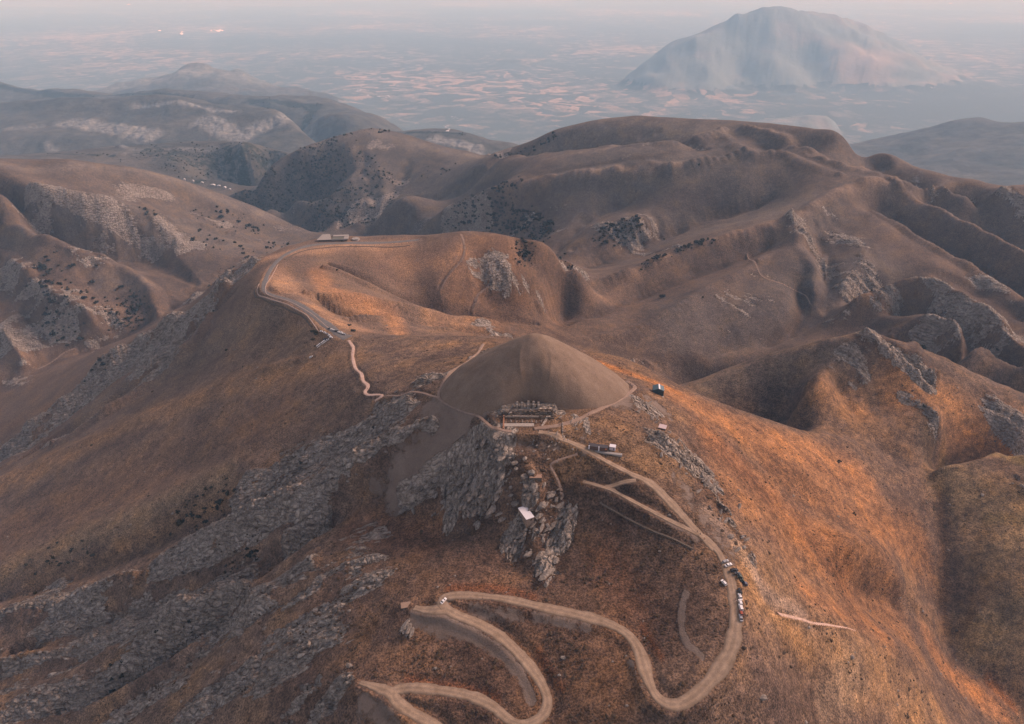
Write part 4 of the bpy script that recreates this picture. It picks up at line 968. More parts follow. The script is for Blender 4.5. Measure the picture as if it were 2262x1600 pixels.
# ================================================================== THINGS
rnd = random.Random(11)
def mat(name, col, rough=.8, spec=.3, metal=0., noise_=.12, scale=1.5, bump=0.):
    t = NT(name); p = t.n("ShaderNodeTexCoord").outputs['Object']
    c = t.mix(1., tuple(col), t.ramp(t.noise(p, scale, 3, .6), [(.3, 1 - noise_), (.7, 1 + noise_)]), 'MULTIPLY')
    t.l(c, t.b.inputs['Base Color']); t.b.inputs['Roughness'].default_value = rough; t.b.inputs['Specular IOR Level'].default_value = spec
    t.b.inputs['Metallic'].default_value = metal
    if bump: t.l(t.bump(t.noise(p, scale * 2, 4, .6), bump, .8), t.b.inputs['Normal'])
    return t.m
def stone_mat(name, c0, c1, sc=1.2):
    t = NT(name); p = t.pos(); n = t.noise(p, sc, 5, .65)
    t.l(t.ramp(n, [(.3, c0), (.7, c1)]), t.b.inputs['Base Color']); t.b.inputs['Roughness'].default_value = .95; t.b.inputs['Specular IOR Level'].default_value = .15
    t.l(t.bump(n, .25, .9), t.b.inputs['Normal']); return t.m
M_STONE = stone_mat("hewn_limestone", (.24, .20, .165), (.40, .34, .285)); M_DARKST = stone_mat("weathered_masonry", (.07, .055, .042), (.17, .135, .105))
M_BOULD = [stone_mat("grey_boulder", (.08, .066, .055), (.33, .29, .25), .9), stone_mat("brown_grey_boulder", (.075, .06, .05), (.29, .25, .21), .9)]
M_WHITE = mat("white_sheet_roof", (.66, .64, .66), .5, .4, noise_=.05); M_CONC = mat("concrete", (.30, .28, .26), .9); M_WOOD = mat("old_timber", (.15, .10, .065), .9)
M_GLASS = mat("dark_glass", (.02, .022, .026), .12, .6, noise_=.0); M_TYRE = mat("tyre_rubber", (.02, .02, .02), .8); M_CHROME = mat("steel_rim", (.45, .45, .46), .4, .5, .6)
M_LAMP = mat("lamp_glass", (.75, .74, .7), .2, .6, noise_=0); M_DARK = mat("dark_opening", (.018, .015, .013), .9, .1)

def bm_obj(name, bm, material, parent=None, smooth=False):
    me = bpy.data.meshes.new(name)
    bmesh.ops.recalc_face_normals(bm, faces=bm.faces[:])
    bm.to_mesh(me); bm.free()
    if smooth: me.polygons.foreach_set("use_smooth", [True] * len(me.polygons))
    me.materials.append(material)
    o = bpy.data.objects.new(name, me); C.objects.link(o)
    if parent: o.parent = parent
    return o
def box(bm, x0, x1, y0, y1, z0, z1, rot=0., taper=0.):
    M = Matrix.Rotation(rot, 3, 'Z'); v = []
    for z, t_ in ((z0, 0), (z1, taper)):
        for x, y in ((x0 + t_, y0 + t_), (x1 - t_, y0 + t_), (x1 - t_, y1 - t_), (x0 + t_, y1 - t_)): v.append(bm.verts.new(M @ Vector((x, y, z))))
    for f in ((0, 3, 2, 1), (4, 5, 6, 7), (0, 1, 5, 4), (1, 2, 6, 5), (2, 3, 7, 6), (3, 0, 4, 7)): bm.faces.new([v[i] for i in f])
def loft(bm, secs):
    R = [[bm.verts.new(p) for p in s] for s in secs]; n = len(R[0])
    for a, b in zip(R[:-1], R[1:]):
        for i in range(n): bm.faces.new((a[i], a[(i + 1) % n], b[(i + 1) % n], b[i]))
    bm.faces.new(R[0][::-1]); bm.faces.new(R[-1])
def cyl(bm, c, r, depth, axis='Y', n=14, r2=None):
    rot = Matrix.Rotation(math.pi / 2, 4, 'X') if axis == 'Y' else Matrix.Rotation(math.pi / 2, 4, 'Y') if axis == 'X' else Matrix()
    bmesh.ops.create_cone(bm, cap_ends=True, segments=n, radius1=r, radius2=r if r2 is None else r2, depth=depth, matrix=Matrix.Translation(c) @ rot)
def empty(name, loc, rz=0., label=None, cat=None, group=None, tilt=False):
    o = bpy.data.objects.new(name, None); C.objects.link(o)
    place(o, loc, rz, tilt)
    return tag(o, label, cat, group)
def place(o, loc, rz=0., tilt=False):
    q = Euler((0, 0, rz)).to_quaternion()
    if tilt:
        e_ = 1.2; x, y = loc[0], loc[1]
        n_ = Vector((-(ground(x + e_, y) - ground(x - e_, y)) / (2 * e_), -(ground(x, y + e_) - ground(x, y - e_)) / (2 * e_), 1.)).normalized()
        q = Vector((0, 0, 1)).rotation_difference(n_) @ q
    o.location = loc; o.rotation_mode = 'QUATERNION'; o.rotation_quaternion = q
def copy_tree(root):
    r = root.copy(); C.objects.link(r)
    for ch in root.children:
        c = ch.copy(); C.objects.link(c); c.parent = r
        for g in ch.children:
            d = g.copy(); C.objects.link(d); d.parent = c
    return r
def at(px, py, dz=0.):
    p = hit(px, py); return Vector((p[0], p[1], float(ground(p[0], p[1])) + dz))
ROADZ = .3

# ------------------------------------------------------------------ cars
PAINT = dict(white=mat("white_paint", (.78, .76, .74), .3, .5, noise_=.02), black=mat("black_paint", (.018, .018, .02), .25, .5, noise_=0), grey=mat("silver_paint", (.36, .36, .37), .3, .5, .3, 0),
             red=mat("rust_red_paint", (.33, .07, .03), .35, .5, noise_=.02), green=mat("dark_green_paint", (.03, .055, .04), .3, .5, noise_=0), blue=mat("dark_blue_paint", (.03, .045, .09), .3, .5, noise_=0))
def car_parts(kind, colour, root, full=True):
    L, W, Hh = dict(sedan=(4.5, 1.78, 1.45), suv=(4.6, 1.9, 1.75), hatch=(4.0, 1.72, 1.5), bus=(5.6, 2.0, 2.3))[kind]
    hl, hw = L / 2, W / 2
    belt = .92 if kind != 'suv' else 1.05
    if kind == 'bus': belt = 1.25
    prof = dict(sedan=[(-1, .62, .86), (-.97, .5, .92), (-.6, .42, belt), (.45, .42, belt), (.93, .46, .78), (1, .6, .7)],
                hatch=[(-1, .6, .9), (-.98, .48, belt), (-.6, .42, belt), (.42, .42, belt), (.93, .46, .8), (1, .58, .72)],
                suv=[(-1, .7, 1.0), (-.98, .52, belt), (-.6, .48, belt), (.45, .48, belt), (.94, .52, .95), (1, .66, .85)],
                bus=[(-1, .6, 1.2), (-.99, .45, belt), (0, .42, belt), (.8, .42, belt), (.97, .45, 1.15), (1, .6, 1.0)])[kind]
    bm = bmesh.new(); secs = []
    for u_, zb_, zt_ in prof:
        w_ = hw * (1 - .12 * max(0, abs(u_) - .8) / .2)
        zb2 = zb_ * .55
        secs.append([(u_ * hl, -w_ * .92, zb2), (u_ * hl, -w_, zb2 + .15), (u_ * hl, -w_, zt_ - .1), (u_ * hl, -w_ * .9, zt_), (u_ * hl, w_ * .9, zt_), (u_ * hl, w_, zt_ - .1), (u_ * hl, w_, zb2 + .15), (u_ * hl, w_ * .92, zb2)])
    loft(bm, secs)
    c0, c1, r0, r1 = dict(sedan=(-.72, .48, -.42, .16), hatch=(-.95, .5, -.80, .18), suv=(-.96, .52, -.88, .24), bus=(-.985, .93, -.97, .80))[kind]
    loft(bm, [[(r0 * hl - .03, s_ * hw * .80, Hh - .09) for s_ in (-1, 1)] + [(r0 * hl, s_ * hw * .70, Hh) for s_ in (1, -1)],
              [(r1 * hl + .03, s_ * hw * .80, Hh - .11) for s_ in (-1, 1)] + [(r1 * hl, s_ * hw * .70, Hh - .02) for s_ in (1, -1)]])
    bm_obj('body', bm, PAINT[colour], root)
    bm = bmesh.new()
    secs = []
    for xb, xt in ((c0, r0), (c1, r1)):
        pass
    v = [bm.verts.new(p) for p in ((c0 * hl, -hw * .88, belt - .03), (c1 * hl, -hw * .88, belt - .03), (c1 * hl, hw * .88, belt - .03), (c0 * hl, hw * .88, belt - .03),
                                   (r0 * hl, -hw * .78, Hh - .08), (r1 * hl, -hw * .78, Hh - .10), (r1 * hl, hw * .78, Hh - .10), (r0 * hl, hw * .78, Hh - .08))]
    for f in ((0, 3, 2, 1), (4, 5, 6, 7), (0, 1, 5, 4), (1, 2, 6, 5), (2, 3, 7, 6), (3, 0, 4, 7)): bm.faces.new([v[i] for i in f])
    bm_obj('windows', bm, M_GLASS, root)
    if full:
        for sx in (-.62, .62):
            for sy in (-1, 1):
                bm = bmesh.new(); cyl(bm, (sx * hl, sy * (hw - .08), .33), .33, .22); w_ = bm_obj('wheel', bm, M_TYRE, root)
                bm = bmesh.new(); cyl(bm, (sx * hl, sy * (hw + .035), .33), .2, .02); bm_obj('rim', bm, M_CHROME, w_)
        for sy in (-1, 1):
            bm = bmesh.new(); box(bm, hl - .1, hl + .015, sy * hw * .68 - .16, sy * hw * .68 + .16, .56, .7); bm_obj('headlight', bm, M_LAMP, root)
        bm = bmesh.new(); box(bm, hl - .03, hl + .035, -hw * .8, hw * .8, .34, .48); bm_obj('bumper', bm, M_TYRE, root)
    else:
        for sx in (-.62, .62):
            bm = bmesh.new()
            for sy in (-1, 1): cyl(bm, (sx * hl, sy * (hw - .08), .33), .33, .22, n=8)
            bm_obj('wheels', bm, M_TYRE, root)
protos = {}
def car(kind, colour, px, py, ang, label, group, full=True):
    """ang: heading in degrees on the ground, 0 = to the right of the photo, 90 = away"""
    key = (kind, colour, full); p = at(px, py, ROADZ); rz = math.radians(ang)
    if key not in protos:
        o = empty('parked_car' if kind != 'bus' else 'minibus', p, rz); car_parts(kind, colour, o, full); protos[key] = o
    else: o = copy_tree(protos[key])
    place(o, p, rz, True)
    return tag(o, label, 'car' if kind != 'bus' else 'minibus', group)
G1 = "cars parked along the dirt road"
car('hatch', 'grey', 1602, 1242, 22, "silver hatchback parked topmost at the upper end of the dirt parking area", G1)
car('sedan', 'white', 1608.5, 1250, 22, "white sedan close beside the silver hatchback at the upper end of the parking area", G1)
car('suv', 'black', 1621, 1262, 12, "black off-roader, first of the five diagonal dark cars", G1)
car('sedan', 'black', 1628, 1269, 16, "low black sedan, second of the five diagonal dark cars", G1)
car('suv', 'green', 1633, 1276.5, 14, "dark green off-roader in the middle of the five diagonal cars", G1)
car('hatch', 'green', 1637.5, 1284, 16, "dark green hatchback, fourth of the five diagonal cars", G1)
car('suv', 'blue', 1644, 1291.5, 14, "dark blue off-roader, last and lowest of the diagonal cars", G1)
car('hatch', 'white', 1598.5, 1289, 118, "lone white hatchback on the inner edge of the road opposite the dark cars", G1)
car('hatch', 'black', 1633.5, 1308, 92, "black hatchback heading the single file of cars at the roadside", G1)
car('sedan', 'white', 1634.5, 1320.5, 91, "white sedan directly behind the black hatchback in the file", G1)
car('hatch', 'white', 1635, 1333, 90, "white hatchback third in the roadside file of cars", G1)
car('suv', 'white', 1636, 1344.5, 89, "white off-roader fourth in the roadside file, ahead of the red car", G1)
car('hatch', 'red', 1636.5, 1355.5, 88, "rust red hatchback, the only red car in the roadside file", G1)
car('sedan', 'grey', 1636, 1367, 87, "pale silver sedan last in the roadside file of cars", G1)
tag(car('sedan', 'white', 980, 1329, 52, "white sedan driving alone round the hairpin bend", None), None, 'car').name = 'moving_car'
G2 = "cars in the car park on the ridge"
for i, (x, y, k_, c_, a_, lb) in enumerate([
        (710.5, 733, 'sedan', 'white', 150, "white car first in the left row where the paved road widens"), (717.5, 736, 'hatch', 'white', 150, "white car second in the left row of the ridge car park"),
        (723, 739, 'sedan', 'grey', 150, "silver car third in the left row of the ridge car park"), (728, 742.5, 'hatch', 'white', 150, "white car fourth in the left row of the ridge car park"),
        (731.5, 746.5, 'suv', 'white', 150, "white car at the lower end of the left row"), (727.5, 727.5, 'hatch', 'black', 150, "dark car at the far end of the right row on the ridge"),
        (733, 729.5, 'sedan', 'white', 150, "white car next to the dark one in the right row"), (738, 731.5, 'hatch', 'grey', 150, "silver car third in the right row of the ridge car park"),
        (743.5, 733.5, 'suv', 'black', 150, "black car in the middle of the right row"), (749, 735.5, 'sedan', 'white', 150, "white car just beyond the black one in the right row"),
        (754.5, 737.5, 'suv', 'white', 150, "tall white car sixth in the right row of the ridge car park"), (760, 739.8, 'hatch', 'grey', 150, "silver car seventh in the right row near the kiosk"),
        (718, 751, 'suv', 'black', 30, "black car below the left row beside the white minibuses"), (724, 752.5, 'sedan', 'white', 30, "white car beside the black one below the left row"),
        (688, 790, 'hatch', 'white', 20, "lone pale car on the track below the ridge car park")]):
    car(k_, c_, x, y, a_, lb, G2, full=False)
car('bus', 'white', 706, 765, 34, "white minibus at the lower end of the ridge car park", "minibuses by the ridge car park")
car('bus', 'white', 716, 758, 34, "white minibus nearer the parked cars at the ridge car park", "minibuses by the ridge car park")

# ------------------------------------------------------------------ huts and buildings
def hut(name, px, py, w, d, h, ang, roof, wallm, roofm, label, sink=1.2, door=None, window=None, over=.25, dz=0., slab=False):
    p = at(px, py); rz = math.radians(ang)
    zs = [float(ground(p.x + a * math.cos(rz) - b * math.sin(rz), p.y + a * math.sin(rz) + b * math.cos(rz))) for a in (-w / 2, w / 2) for b in (-d / 2, d / 2)]
    p.z = sum(zs) / 4 + dz
    o = empty(name, p, rz, label, 'hut')
    bm = bmesh.new(); box(bm, -w / 2, w / 2, -d / 2, d / 2, -sink - (max(zs) - min(zs)), h); 
    if roof == 'gable':
        for y in (-d / 2, d / 2):
            bm.faces.new([bm.verts.new(q_) for q_ in ((-w / 2, y, h), (w / 2, y, h), (0, y, h + w * .2))])
    bm_obj('wall', bm, wallm, o)
    bm = bmesh.new(); th = .18
    if roof == 'flat':
        box(bm, -w / 2 - over, w / 2 + over, -d / 2 - over, d / 2 + over, h + .003, h + th)
    elif roof == 'mono':
        v = [bm.verts.new(q_) for q_ in [(sx * (w / 2 + over), sy * (d / 2 + over), h + .01 + (sy + 1) * .45 + t_) for t_ in (0, th) for sx, sy in ((-1, -1), (1, -1), (1, 1), (-1, 1))]]
        for f in ((0, 3, 2, 1), (4, 5, 6, 7), (0, 1, 5, 4), (1, 2, 6, 5), (2, 3, 7, 6), (3, 0, 4, 7)): bm.faces.new([v[i] for i in f])
    else:
        for sx in (-1, 1):
            pr = [(sx * (w / 2 + over), h - over * .4), (sx * .002, h + w * .2), (sx * .002, h + w * .2 + th), (sx * (w / 2 + over), h - over * .4 + th)]
            loft(bm, [[(x_, -d / 2 - over, z_ + .01) for x_, z_ in pr], [(x_, d / 2 + over, z_ + .01) for x_, z_ in pr]])
    bm_obj('roof', bm, roofm, o)
    if door:
        bm = bmesh.new(); box(bm, door[0] - .45, door[0] + .45, -d / 2 - .03, -d / 2 + .1, 0, 2.0); bm_obj('door', bm, M_DARK, o)
    if window:
        bm = bmesh.new(); box(bm, window[0] - .6, window[0] + .6, -d / 2 - .03, -d / 2 + .1, 1.1, 2.1); bm_obj('window', bm, M_DARK, o)
    return o
TEAL = mat("teal_metal", (.055, .105, .125), .45, .4); 
h1 = hut('metal_hut', 1453, 869, 8.6, 7.2, 4.9, -8, 'gable', mat("dark_teal_boards", (.035, .055, .06), .6), TEAL, "dark teal metal hut with a pitched roof and pale ridge strip beside the mound", door=(0, 0))
bm = bmesh.new(); th_ = .2
loft(bm, [[(x_, y_, z_) for x_, z_ in ((.05, 6.80), (1.3, 6.33), (1.3, 6.43), (.05, 6.90))] for y_ in (-3.87, 3.87)])
bm_obj('ridge_strip', bm, M_WHITE, h1)
bm = bmesh.new(); box(bm, -4.6, 4.6, -5.8, -3.62, -1.6, .12); bm_obj('step_slab', bm, M_CONC, h1)
hut('stone_hut', 1463, 949, 5.0, 3.4, 2.1, -24, 'mono', M_DARKST, mat("pale_pink_sheet", (.66, .53, .51), .5, .3, noise_=.05), "small brown stone hut with a pale pink sheet roof on the right shoulder", door=(-.6, 0))
hut('stone_hut', 1162, 1144, 5.6, 12.0, 3.2, 26, 'flat', stone_mat("tan_masonry", (.19, .135, .10), (.29, .215, .165)), M_WHITE, "long stone hut with a white flat roof among the crags", window=(.7, 0), over=.2)
hut('ruined_shelter', 1183, 1052, 8., 3.4, 2.2, 0, 'flat', M_DARKST, mat("tan_slab", (.30, .20, .145), .9, .1), "low tan roofed stone shelter at the top of the crags", over=.1)
hut('stone_platform', 898, 1338, 6.5, 4.2, .6, 12, 'flat', M_DARKST, mat("tan_top", (.27, .19, .14), .9, .1), "low tan stone platform at the end of the spur left of the hairpin", over=.1)
# ticket kiosk row
kp = at(1325, 992); ko = empty('kiosk', kp, math.radians(-12), "long low kiosk with dark roof, brown walls and two white posts by the track junction", 'kiosk')
bm = bmesh.new(); box(bm, -7.4, 5.2, -1.4, 1.4, -1.5, 2.5); bm_obj('wall', bm, mat("brown_boarding", (.11, .06, .04), .8), ko)
bm = bmesh.new(); box(bm, -7.8, 5.6, -1.9, 1.7, 2.503, 2.7); bm_obj('roof', bm, mat("slate_sheet_roof", (.055, .05, .055), .7), ko)
for x_ in (-7.2, -.6):
    bm = bmesh.new(); box(bm, x_ - .4, x_ + .4, -2.0, -1.42, -1.2, 2.9); bm_obj('post', bm, M_WHITE, ko)
bm = bmesh.new(); box(bm, 3.6, 4.8, -1.48, -1.405, .9, 2.0); bm_obj('signboard', bm, mat("orange_board", (.50, .19, .10), .6), ko)
kq = at(1353, 992); o = empty('white_shed', kq, math.radians(-14), "boxy white shed at the right end of the long kiosk", 'shed')
bm = bmesh.new(); box(bm, -2.0, 2.0, -1.5, 1.5, -1.5, 2.6); bm_obj('wall', bm, mat("grey_white_panels", (.50, .46, .48), .6), o)
bm = bmesh.new(); box(bm, -2.15, 2.15, -1.65, 1.65, 2.603, 2.75); bm_obj('roof', bm, M_WHITE, o)
bm = bmesh.new(); box(bm, .4, 1.3, -1.54, -1.4, 0, 2.0); bm_obj('door', bm, mat("grey_door", (.16, .13, .15), .6), o)
tp = at(1335, 1000); bm = bmesh.new(); box(bm, -11, 12, -1.0, 1.0, -2.2, .5); o = bm_obj('terrace_slab', bm, M_CONC); place(o, tp, math.radians(-13)); tag(o, "long narrow grey concrete terrace in front of the kiosk", 'terrace')
# visitor building on the far ridge
vp = at(740, 530); vo = empty('visitor_building', vp, math.radians(6), "long pale flat-roofed visitor building on the far ridge beyond the paved road", 'building')
def vbox(n_, a, m_): 
    bm = bmesh.new(); box(bm, *a); return bm_obj(n_, bm, m_, vo)
PALE = mat("pale_render", (.30, .27, .24), .8); vbox('wall', (-24, 20, -8, 9, -4, 3.6), M_DARKST)
bm = bmesh.new()
v = [bm.verts.new(q_) for q_ in ((-27, -9, 3.7), (-4, -9, 3.7), (-8, 10, 6.4), (-20, 10, 6.4), (-27, -9, 3.3), (-4, -9, 3.3), (-8, 10, 6.0), (-20, 10, 6.0))]
for f in ((0, 1, 2, 3), (4, 7, 6, 5), (0, 4, 5, 1), (1, 5, 6, 2), (2, 6, 7, 3), (3, 7, 4, 0)): bm.faces.new([v[i] for i in f])
bm_obj('roof', bm, PALE, vo)
vbox('roof', (-3, 21, 3, 10, 3.61, 4.6), PALE); vbox('roof', (15, 22, -9, 2.9, 3.61, 4.3), PALE); vbox('courtyard', (-3, 14.9, -8.5, 2.9, 3.61, 3.8), mat("olive_screen", (.12, .115, .085), .7))
vbox('parapet', (-4, 22, -9.4, -9.01, 2.5, 4.4), PALE)
wp = at(786, 530); bm = bmesh.new(); cyl(bm, (0, 0, 0), 6, 4.4, 'Z', 24); cyl(bm, (2.2, -1.5, .4), 3.4, 4.6, 'Z', 20); o = bm_obj('water_tank', bm, PALE); place(o, wp); tag(o, "round pale tank at the right end of the visitor building", 'tank')
# village in the far valley
vm, vr_ = mat("village_wall", (.42, .40, .38), .8), mat("village_roof", (.62, .60, .60), .6)
for i, (x_, y_, w_, d_, h_, r_) in enumerate([(470, 411, 34, 14, 6, 0), (484, 413, 22, 12, 7, .3), (497, 416, 18, 12, 6, -.3), (427, 402, 12, 10, 8, 0), (408, 400, 9, 8, 6, .4), (446, 405, 20, 9, 5, 0), (508, 420, 14, 10, 5, .2)]):
    p = at(x_, y_); o = empty('village_house', p, r_, ["long white-roofed village building in the far valley", "white village house next to the longest roof in the far valley", "small pale house at the right of the village roofs",
        "pale round-topped building standing left of the village roofs", "smallest pale hut leftmost of the far village", "low pale shed between the round-topped building and the village roofs", "last small pale house where the village meets the bushes"][i], 'house', "houses of the far valley village")
    w_, d_, h_ = w_ * .62, d_ * .62, h_ * .7
    bm = bmesh.new(); box(bm, -w_ / 2, w_ / 2, -d_ / 2, d_ / 2, -6, h_); bm_obj('wall', bm, vm, o)
    bm = bmesh.new()
    if i == 3: bmesh.ops.create_icosphere(bm, subdivisions=3, radius=3.5, matrix=Matrix.Translation((0, 0, h_)))
    else: loft(bm, [[(-w_ / 2 - .5, y2, h_ + .01), (w_ / 2 + .5, y2, h_ + .01), (0 if w_ < 20 else w_ * .2, y2, h_ + 3), (0 if w_ < 20 else -w_ * .2, y2, h_ + 3)] for y2 in (-d_ / 2 - .5, d_ / 2 + .5)])
    bm_obj('roof', bm, vr_, o)
# pale works and farmsteads out on the plain
far = []
def farm(px, py, n, spx, spy, lab, lit=False):
    bm = bmesh.new(); c = hit(px, py)
    for k in range(n):
        q_ = hit(px + rnd.uniform(-spx, spx), py + rnd.uniform(-spy, spy)); s_ = c[1] * (.00042 if lit else .00042) * rnd.uniform(.5, 1.5)
        X0, Y0, z0 = q_[0], q_[1], float(ground(q_[0], q_[1]))
        w2, d2 = s_ * rnd.uniform(.8, 2.2), s_ * rnd.uniform(.8, 1.8); z1 = z0 + s_ * (.6 if not lit else .9)
        b = [bm.verts.new(p_) for p_ in [(X0 + a * w2, Y0 + e_ * d2, z_) for z_ in (z0 - 8, z1) for a, e_ in ((-1, -1), (1, -1), (1, 1), (-1, 1))]]
        for f in ((0, 3, 2, 1), (4, 5, 6, 7), (0, 1, 5, 4), (1, 2, 6, 5), (2, 3, 7, 6), (3, 0, 4, 7)): bm.faces.new([b[i] for i in f])
    tag(bm_obj('farmstead' if not lit else 'lit_town', bm, MLIT if lit else MFAR), lab, None, None, 'stuff')
MFAR = mat("white_works", (.80, .76, .74), .7); tl = NT("town_lights"); tl.b.inputs['Base Color'].default_value = (.6, .5, .5, 1); tl.b.inputs['Emission Color'].default_value = (1, .62, .55, 1); tl.b.inputs['Emission Strength'].default_value = 1.3; MLIT = tl.m
farm(796, 200, 5, 7, 2, "white works buildings beside the pale track on the plain"); farm(992, 284, 8, 8, 6, "white buildings behind the dark ridge"); farm(1003, 260, 6, 8, 3, "pale farm buildings on the plain")
farm(2060, 195, 4, 5, 3, "white farm buildings beyond the big mountain"); farm(1172, 236, 5, 14, 2, "pale farm buildings in the middle of the plain"); farm(835, 212, 8, 30, 4, "pale bare earth and sheds along the track on the plain")
farm(480, 68, 16, 14, 1.6, "lit town far out on the plain", True); farm(352, 68, 4, 4, 1.2, "small lit village far out on the plain", True); farm(400, 74, 3, 3, 3, "few lit houses far out on the plain", True); farm(286, 10, 2, 1.5, .8, "single far light near the horizon", True); farm(2099, 8, 2, 1.5, .8, "single far light at the top right", True)
print("buildings", time.time() - T0)

# ------------------------------------------------------------------ the terrace with its statues
def statue():
    o = empty('seated_statue', (0, 0, 0))
    bm = bmesh.new(); box(bm, -1.5, 1.5, -1.0, 1.8, -1.2, 3.0); box(bm, -1.45, 1.45, .9, 1.75, 3.003, 5.6, taper=.05); bm_obj('throne', bm, M_DARKST, o)
    bm = bmesh.new(); box(bm, -1.15, 1.15, -1.8, .88, 3.01, 3.9, taper=.06); box(bm, -1.2, 1.2, -.4, .87, 3.91, 5.2, taper=.08); box(bm, -1.05, 1.05, -.35, .82, 5.21, 6.6, taper=.2); bmesh.ops.bevel(bm, geom=bm.edges[:], offset=.1, segments=1); bm_obj('torso', bm, M_STONE, o)
    for sx in (-.6, .6):
        bm = bmesh.new(); box(bm, sx - .42, sx + .42, -2.0, -1.2, -.6, 3.0, taper=.05); box(bm, sx - .45, sx + .45, -2.7, -1.2, -.6, -.1); bm_obj('leg', bm, M_STONE, o)
    return o
lab_s = ["seated headless stone colossus, leftmost of the row on the podium", "seated headless stone colossus second in the row on the podium", "tallest seated stone colossus in the middle of the row", "seated headless stone colossus fourth in the row on the podium", "seated headless stone colossus, rightmost of the row on the podium"]
s0 = None
for i, (x_, h_) in enumerate(((3.6, 1.0), (7.2, .9), (11.6, 1.15), (15.4, 1.05), (19.0, .95))):
    o = statue() if s0 is None else copy_tree(s0); s0 = s0 or o
    place(o, Vector((x_, 408.5 + .3 * (i % 2), 13.4)), .06 * (i - 2)); o.scale = (.74, .74, h_ * .70); tag(o, lab_s[i], 'statue', "seated colossi on the podium")
def wallstack(name, X0, X1, Y0, Y1, z0, z1, n, label, cat, m_=M_DARKST, inset=.8, ragged=.25):
    """stepped masonry: n courses set back from one another, each of uneven blocks"""
    bm = bmesh.new(); r_ = random.Random(n * 7 + int(X0))
    for k in range(n):
        za, zb_ = z0 + (z1 - z0) * k / n, z0 + (z1 - z0) * (k + 1) / n - .004
        ya = Y0 + inset * k; x = X0 + inset * .5 * k
        while x < X1 - inset * .5 * k - .3:
            w_ = min(r_.uniform(1.1, 2.4), X1 - inset * .5 * k - x); j_ = r_.uniform(-ragged, ragged)
            box(bm, x, x + w_ - .06, ya + j_, Y1 - .004 * k, za + .002, zb_ + r_.uniform(-.25, .15) * ragged * 2, taper=.05); x += w_
    o = bm_obj(name, bm, m_); return tag(o, label, cat)
wallstack('statue_podium', -8, 31, 398.5, 405.8, 6.5, 13.0, 6, "dark ragged stone podium carrying the seated colossi", 'podium', inset=1.0, ragged=1.0)
ho = None
heads = [(-4.5, 396.2, 1.9), (-.8, 396.8, 2.3), (3.0, 396.0, 2.0), (7.2, 396.6, 2.4), (11.0, 396.2, 2.0), (14.0, 396.8, 2.3), (17.2, 396.0, 2.1), (20.6, 396.6, 2.2)]
for i, (x_, y_, h_) in enumerate(heads):
    if ho is None:
        o = ho = empty('head_sculpture', (0, 0, 0))
        bm = bmesh.new(); bmesh.ops.create_icosphere(bm, subdivisions=3, radius=1.0)
        for v_ in bm.verts:
            c_ = v_.co; c_.x *= .62; c_.y *= .70; c_.z = c_.z * .9 + .75
            if c_.z < .25: c_.z = .25; c_.x *= .8
            if c_.y < 0 and abs(c_.x) < .14 and .5 < c_.z < .95: c_.y -= .16
            if c_.y < 0 and .16 < abs(c_.x) < .34 and .9 < c_.z < 1.06: c_.y += .12
            if c_.y < 0 and abs(c_.x) < .26 and .38 < c_.z < .46: c_.y += .09
        bm_obj('face', bm, M_STONE, o, True)
        bm = bmesh.new(); cyl(bm, (0, .05, 1.75), .58, 1.0, 'Z', 16, .2); bm_obj('tiara', bm, M_STONE, o, True)
    else: o = copy_tree(ho)
    place(o, Vector((x_, y_, float(ground(x_, y_)) - .25)), rnd.uniform(-.25, .25)); o.scale = (h_ * .42,) * 3
    tag(o, ["toppled stone head leftmost in the row below the podium", "pale stone head second in the row below the podium", "pale stone head third in the row below the podium", "large stone head fourth in the row below the podium",
            "pale stone head fifth in the row below the podium", "pale stone head sixth in the row below the podium", "pale stone head seventh in the row below the podium", "stone head rightmost in the row below the podium"][i], 'stone head', "stone heads set upright below the podium")
ao = empty('altar_platform', Vector((3.5, 385.5, 3.0)), .02, "square stepped stone platform in front of the terrace", 'altar')
for k in range(4):
    bm = bmesh.new(); s_ = 9.2 - .8 * k; box(bm, -s_, s_, -6.4 + .9 * k, 6.0 - .2 * k, -2.5 + 1.4 * k if k else -4., -2.5 + 1.4 * (k + 1) - .004, taper=.3); bm_obj('step', bm, M_DARKST, ao)
bm = bmesh.new(); box(bm, -6.2, 6.2, -3.2, 5.0, 3.1, 3.16); bm_obj('paving', bm, M_CONC, ao)
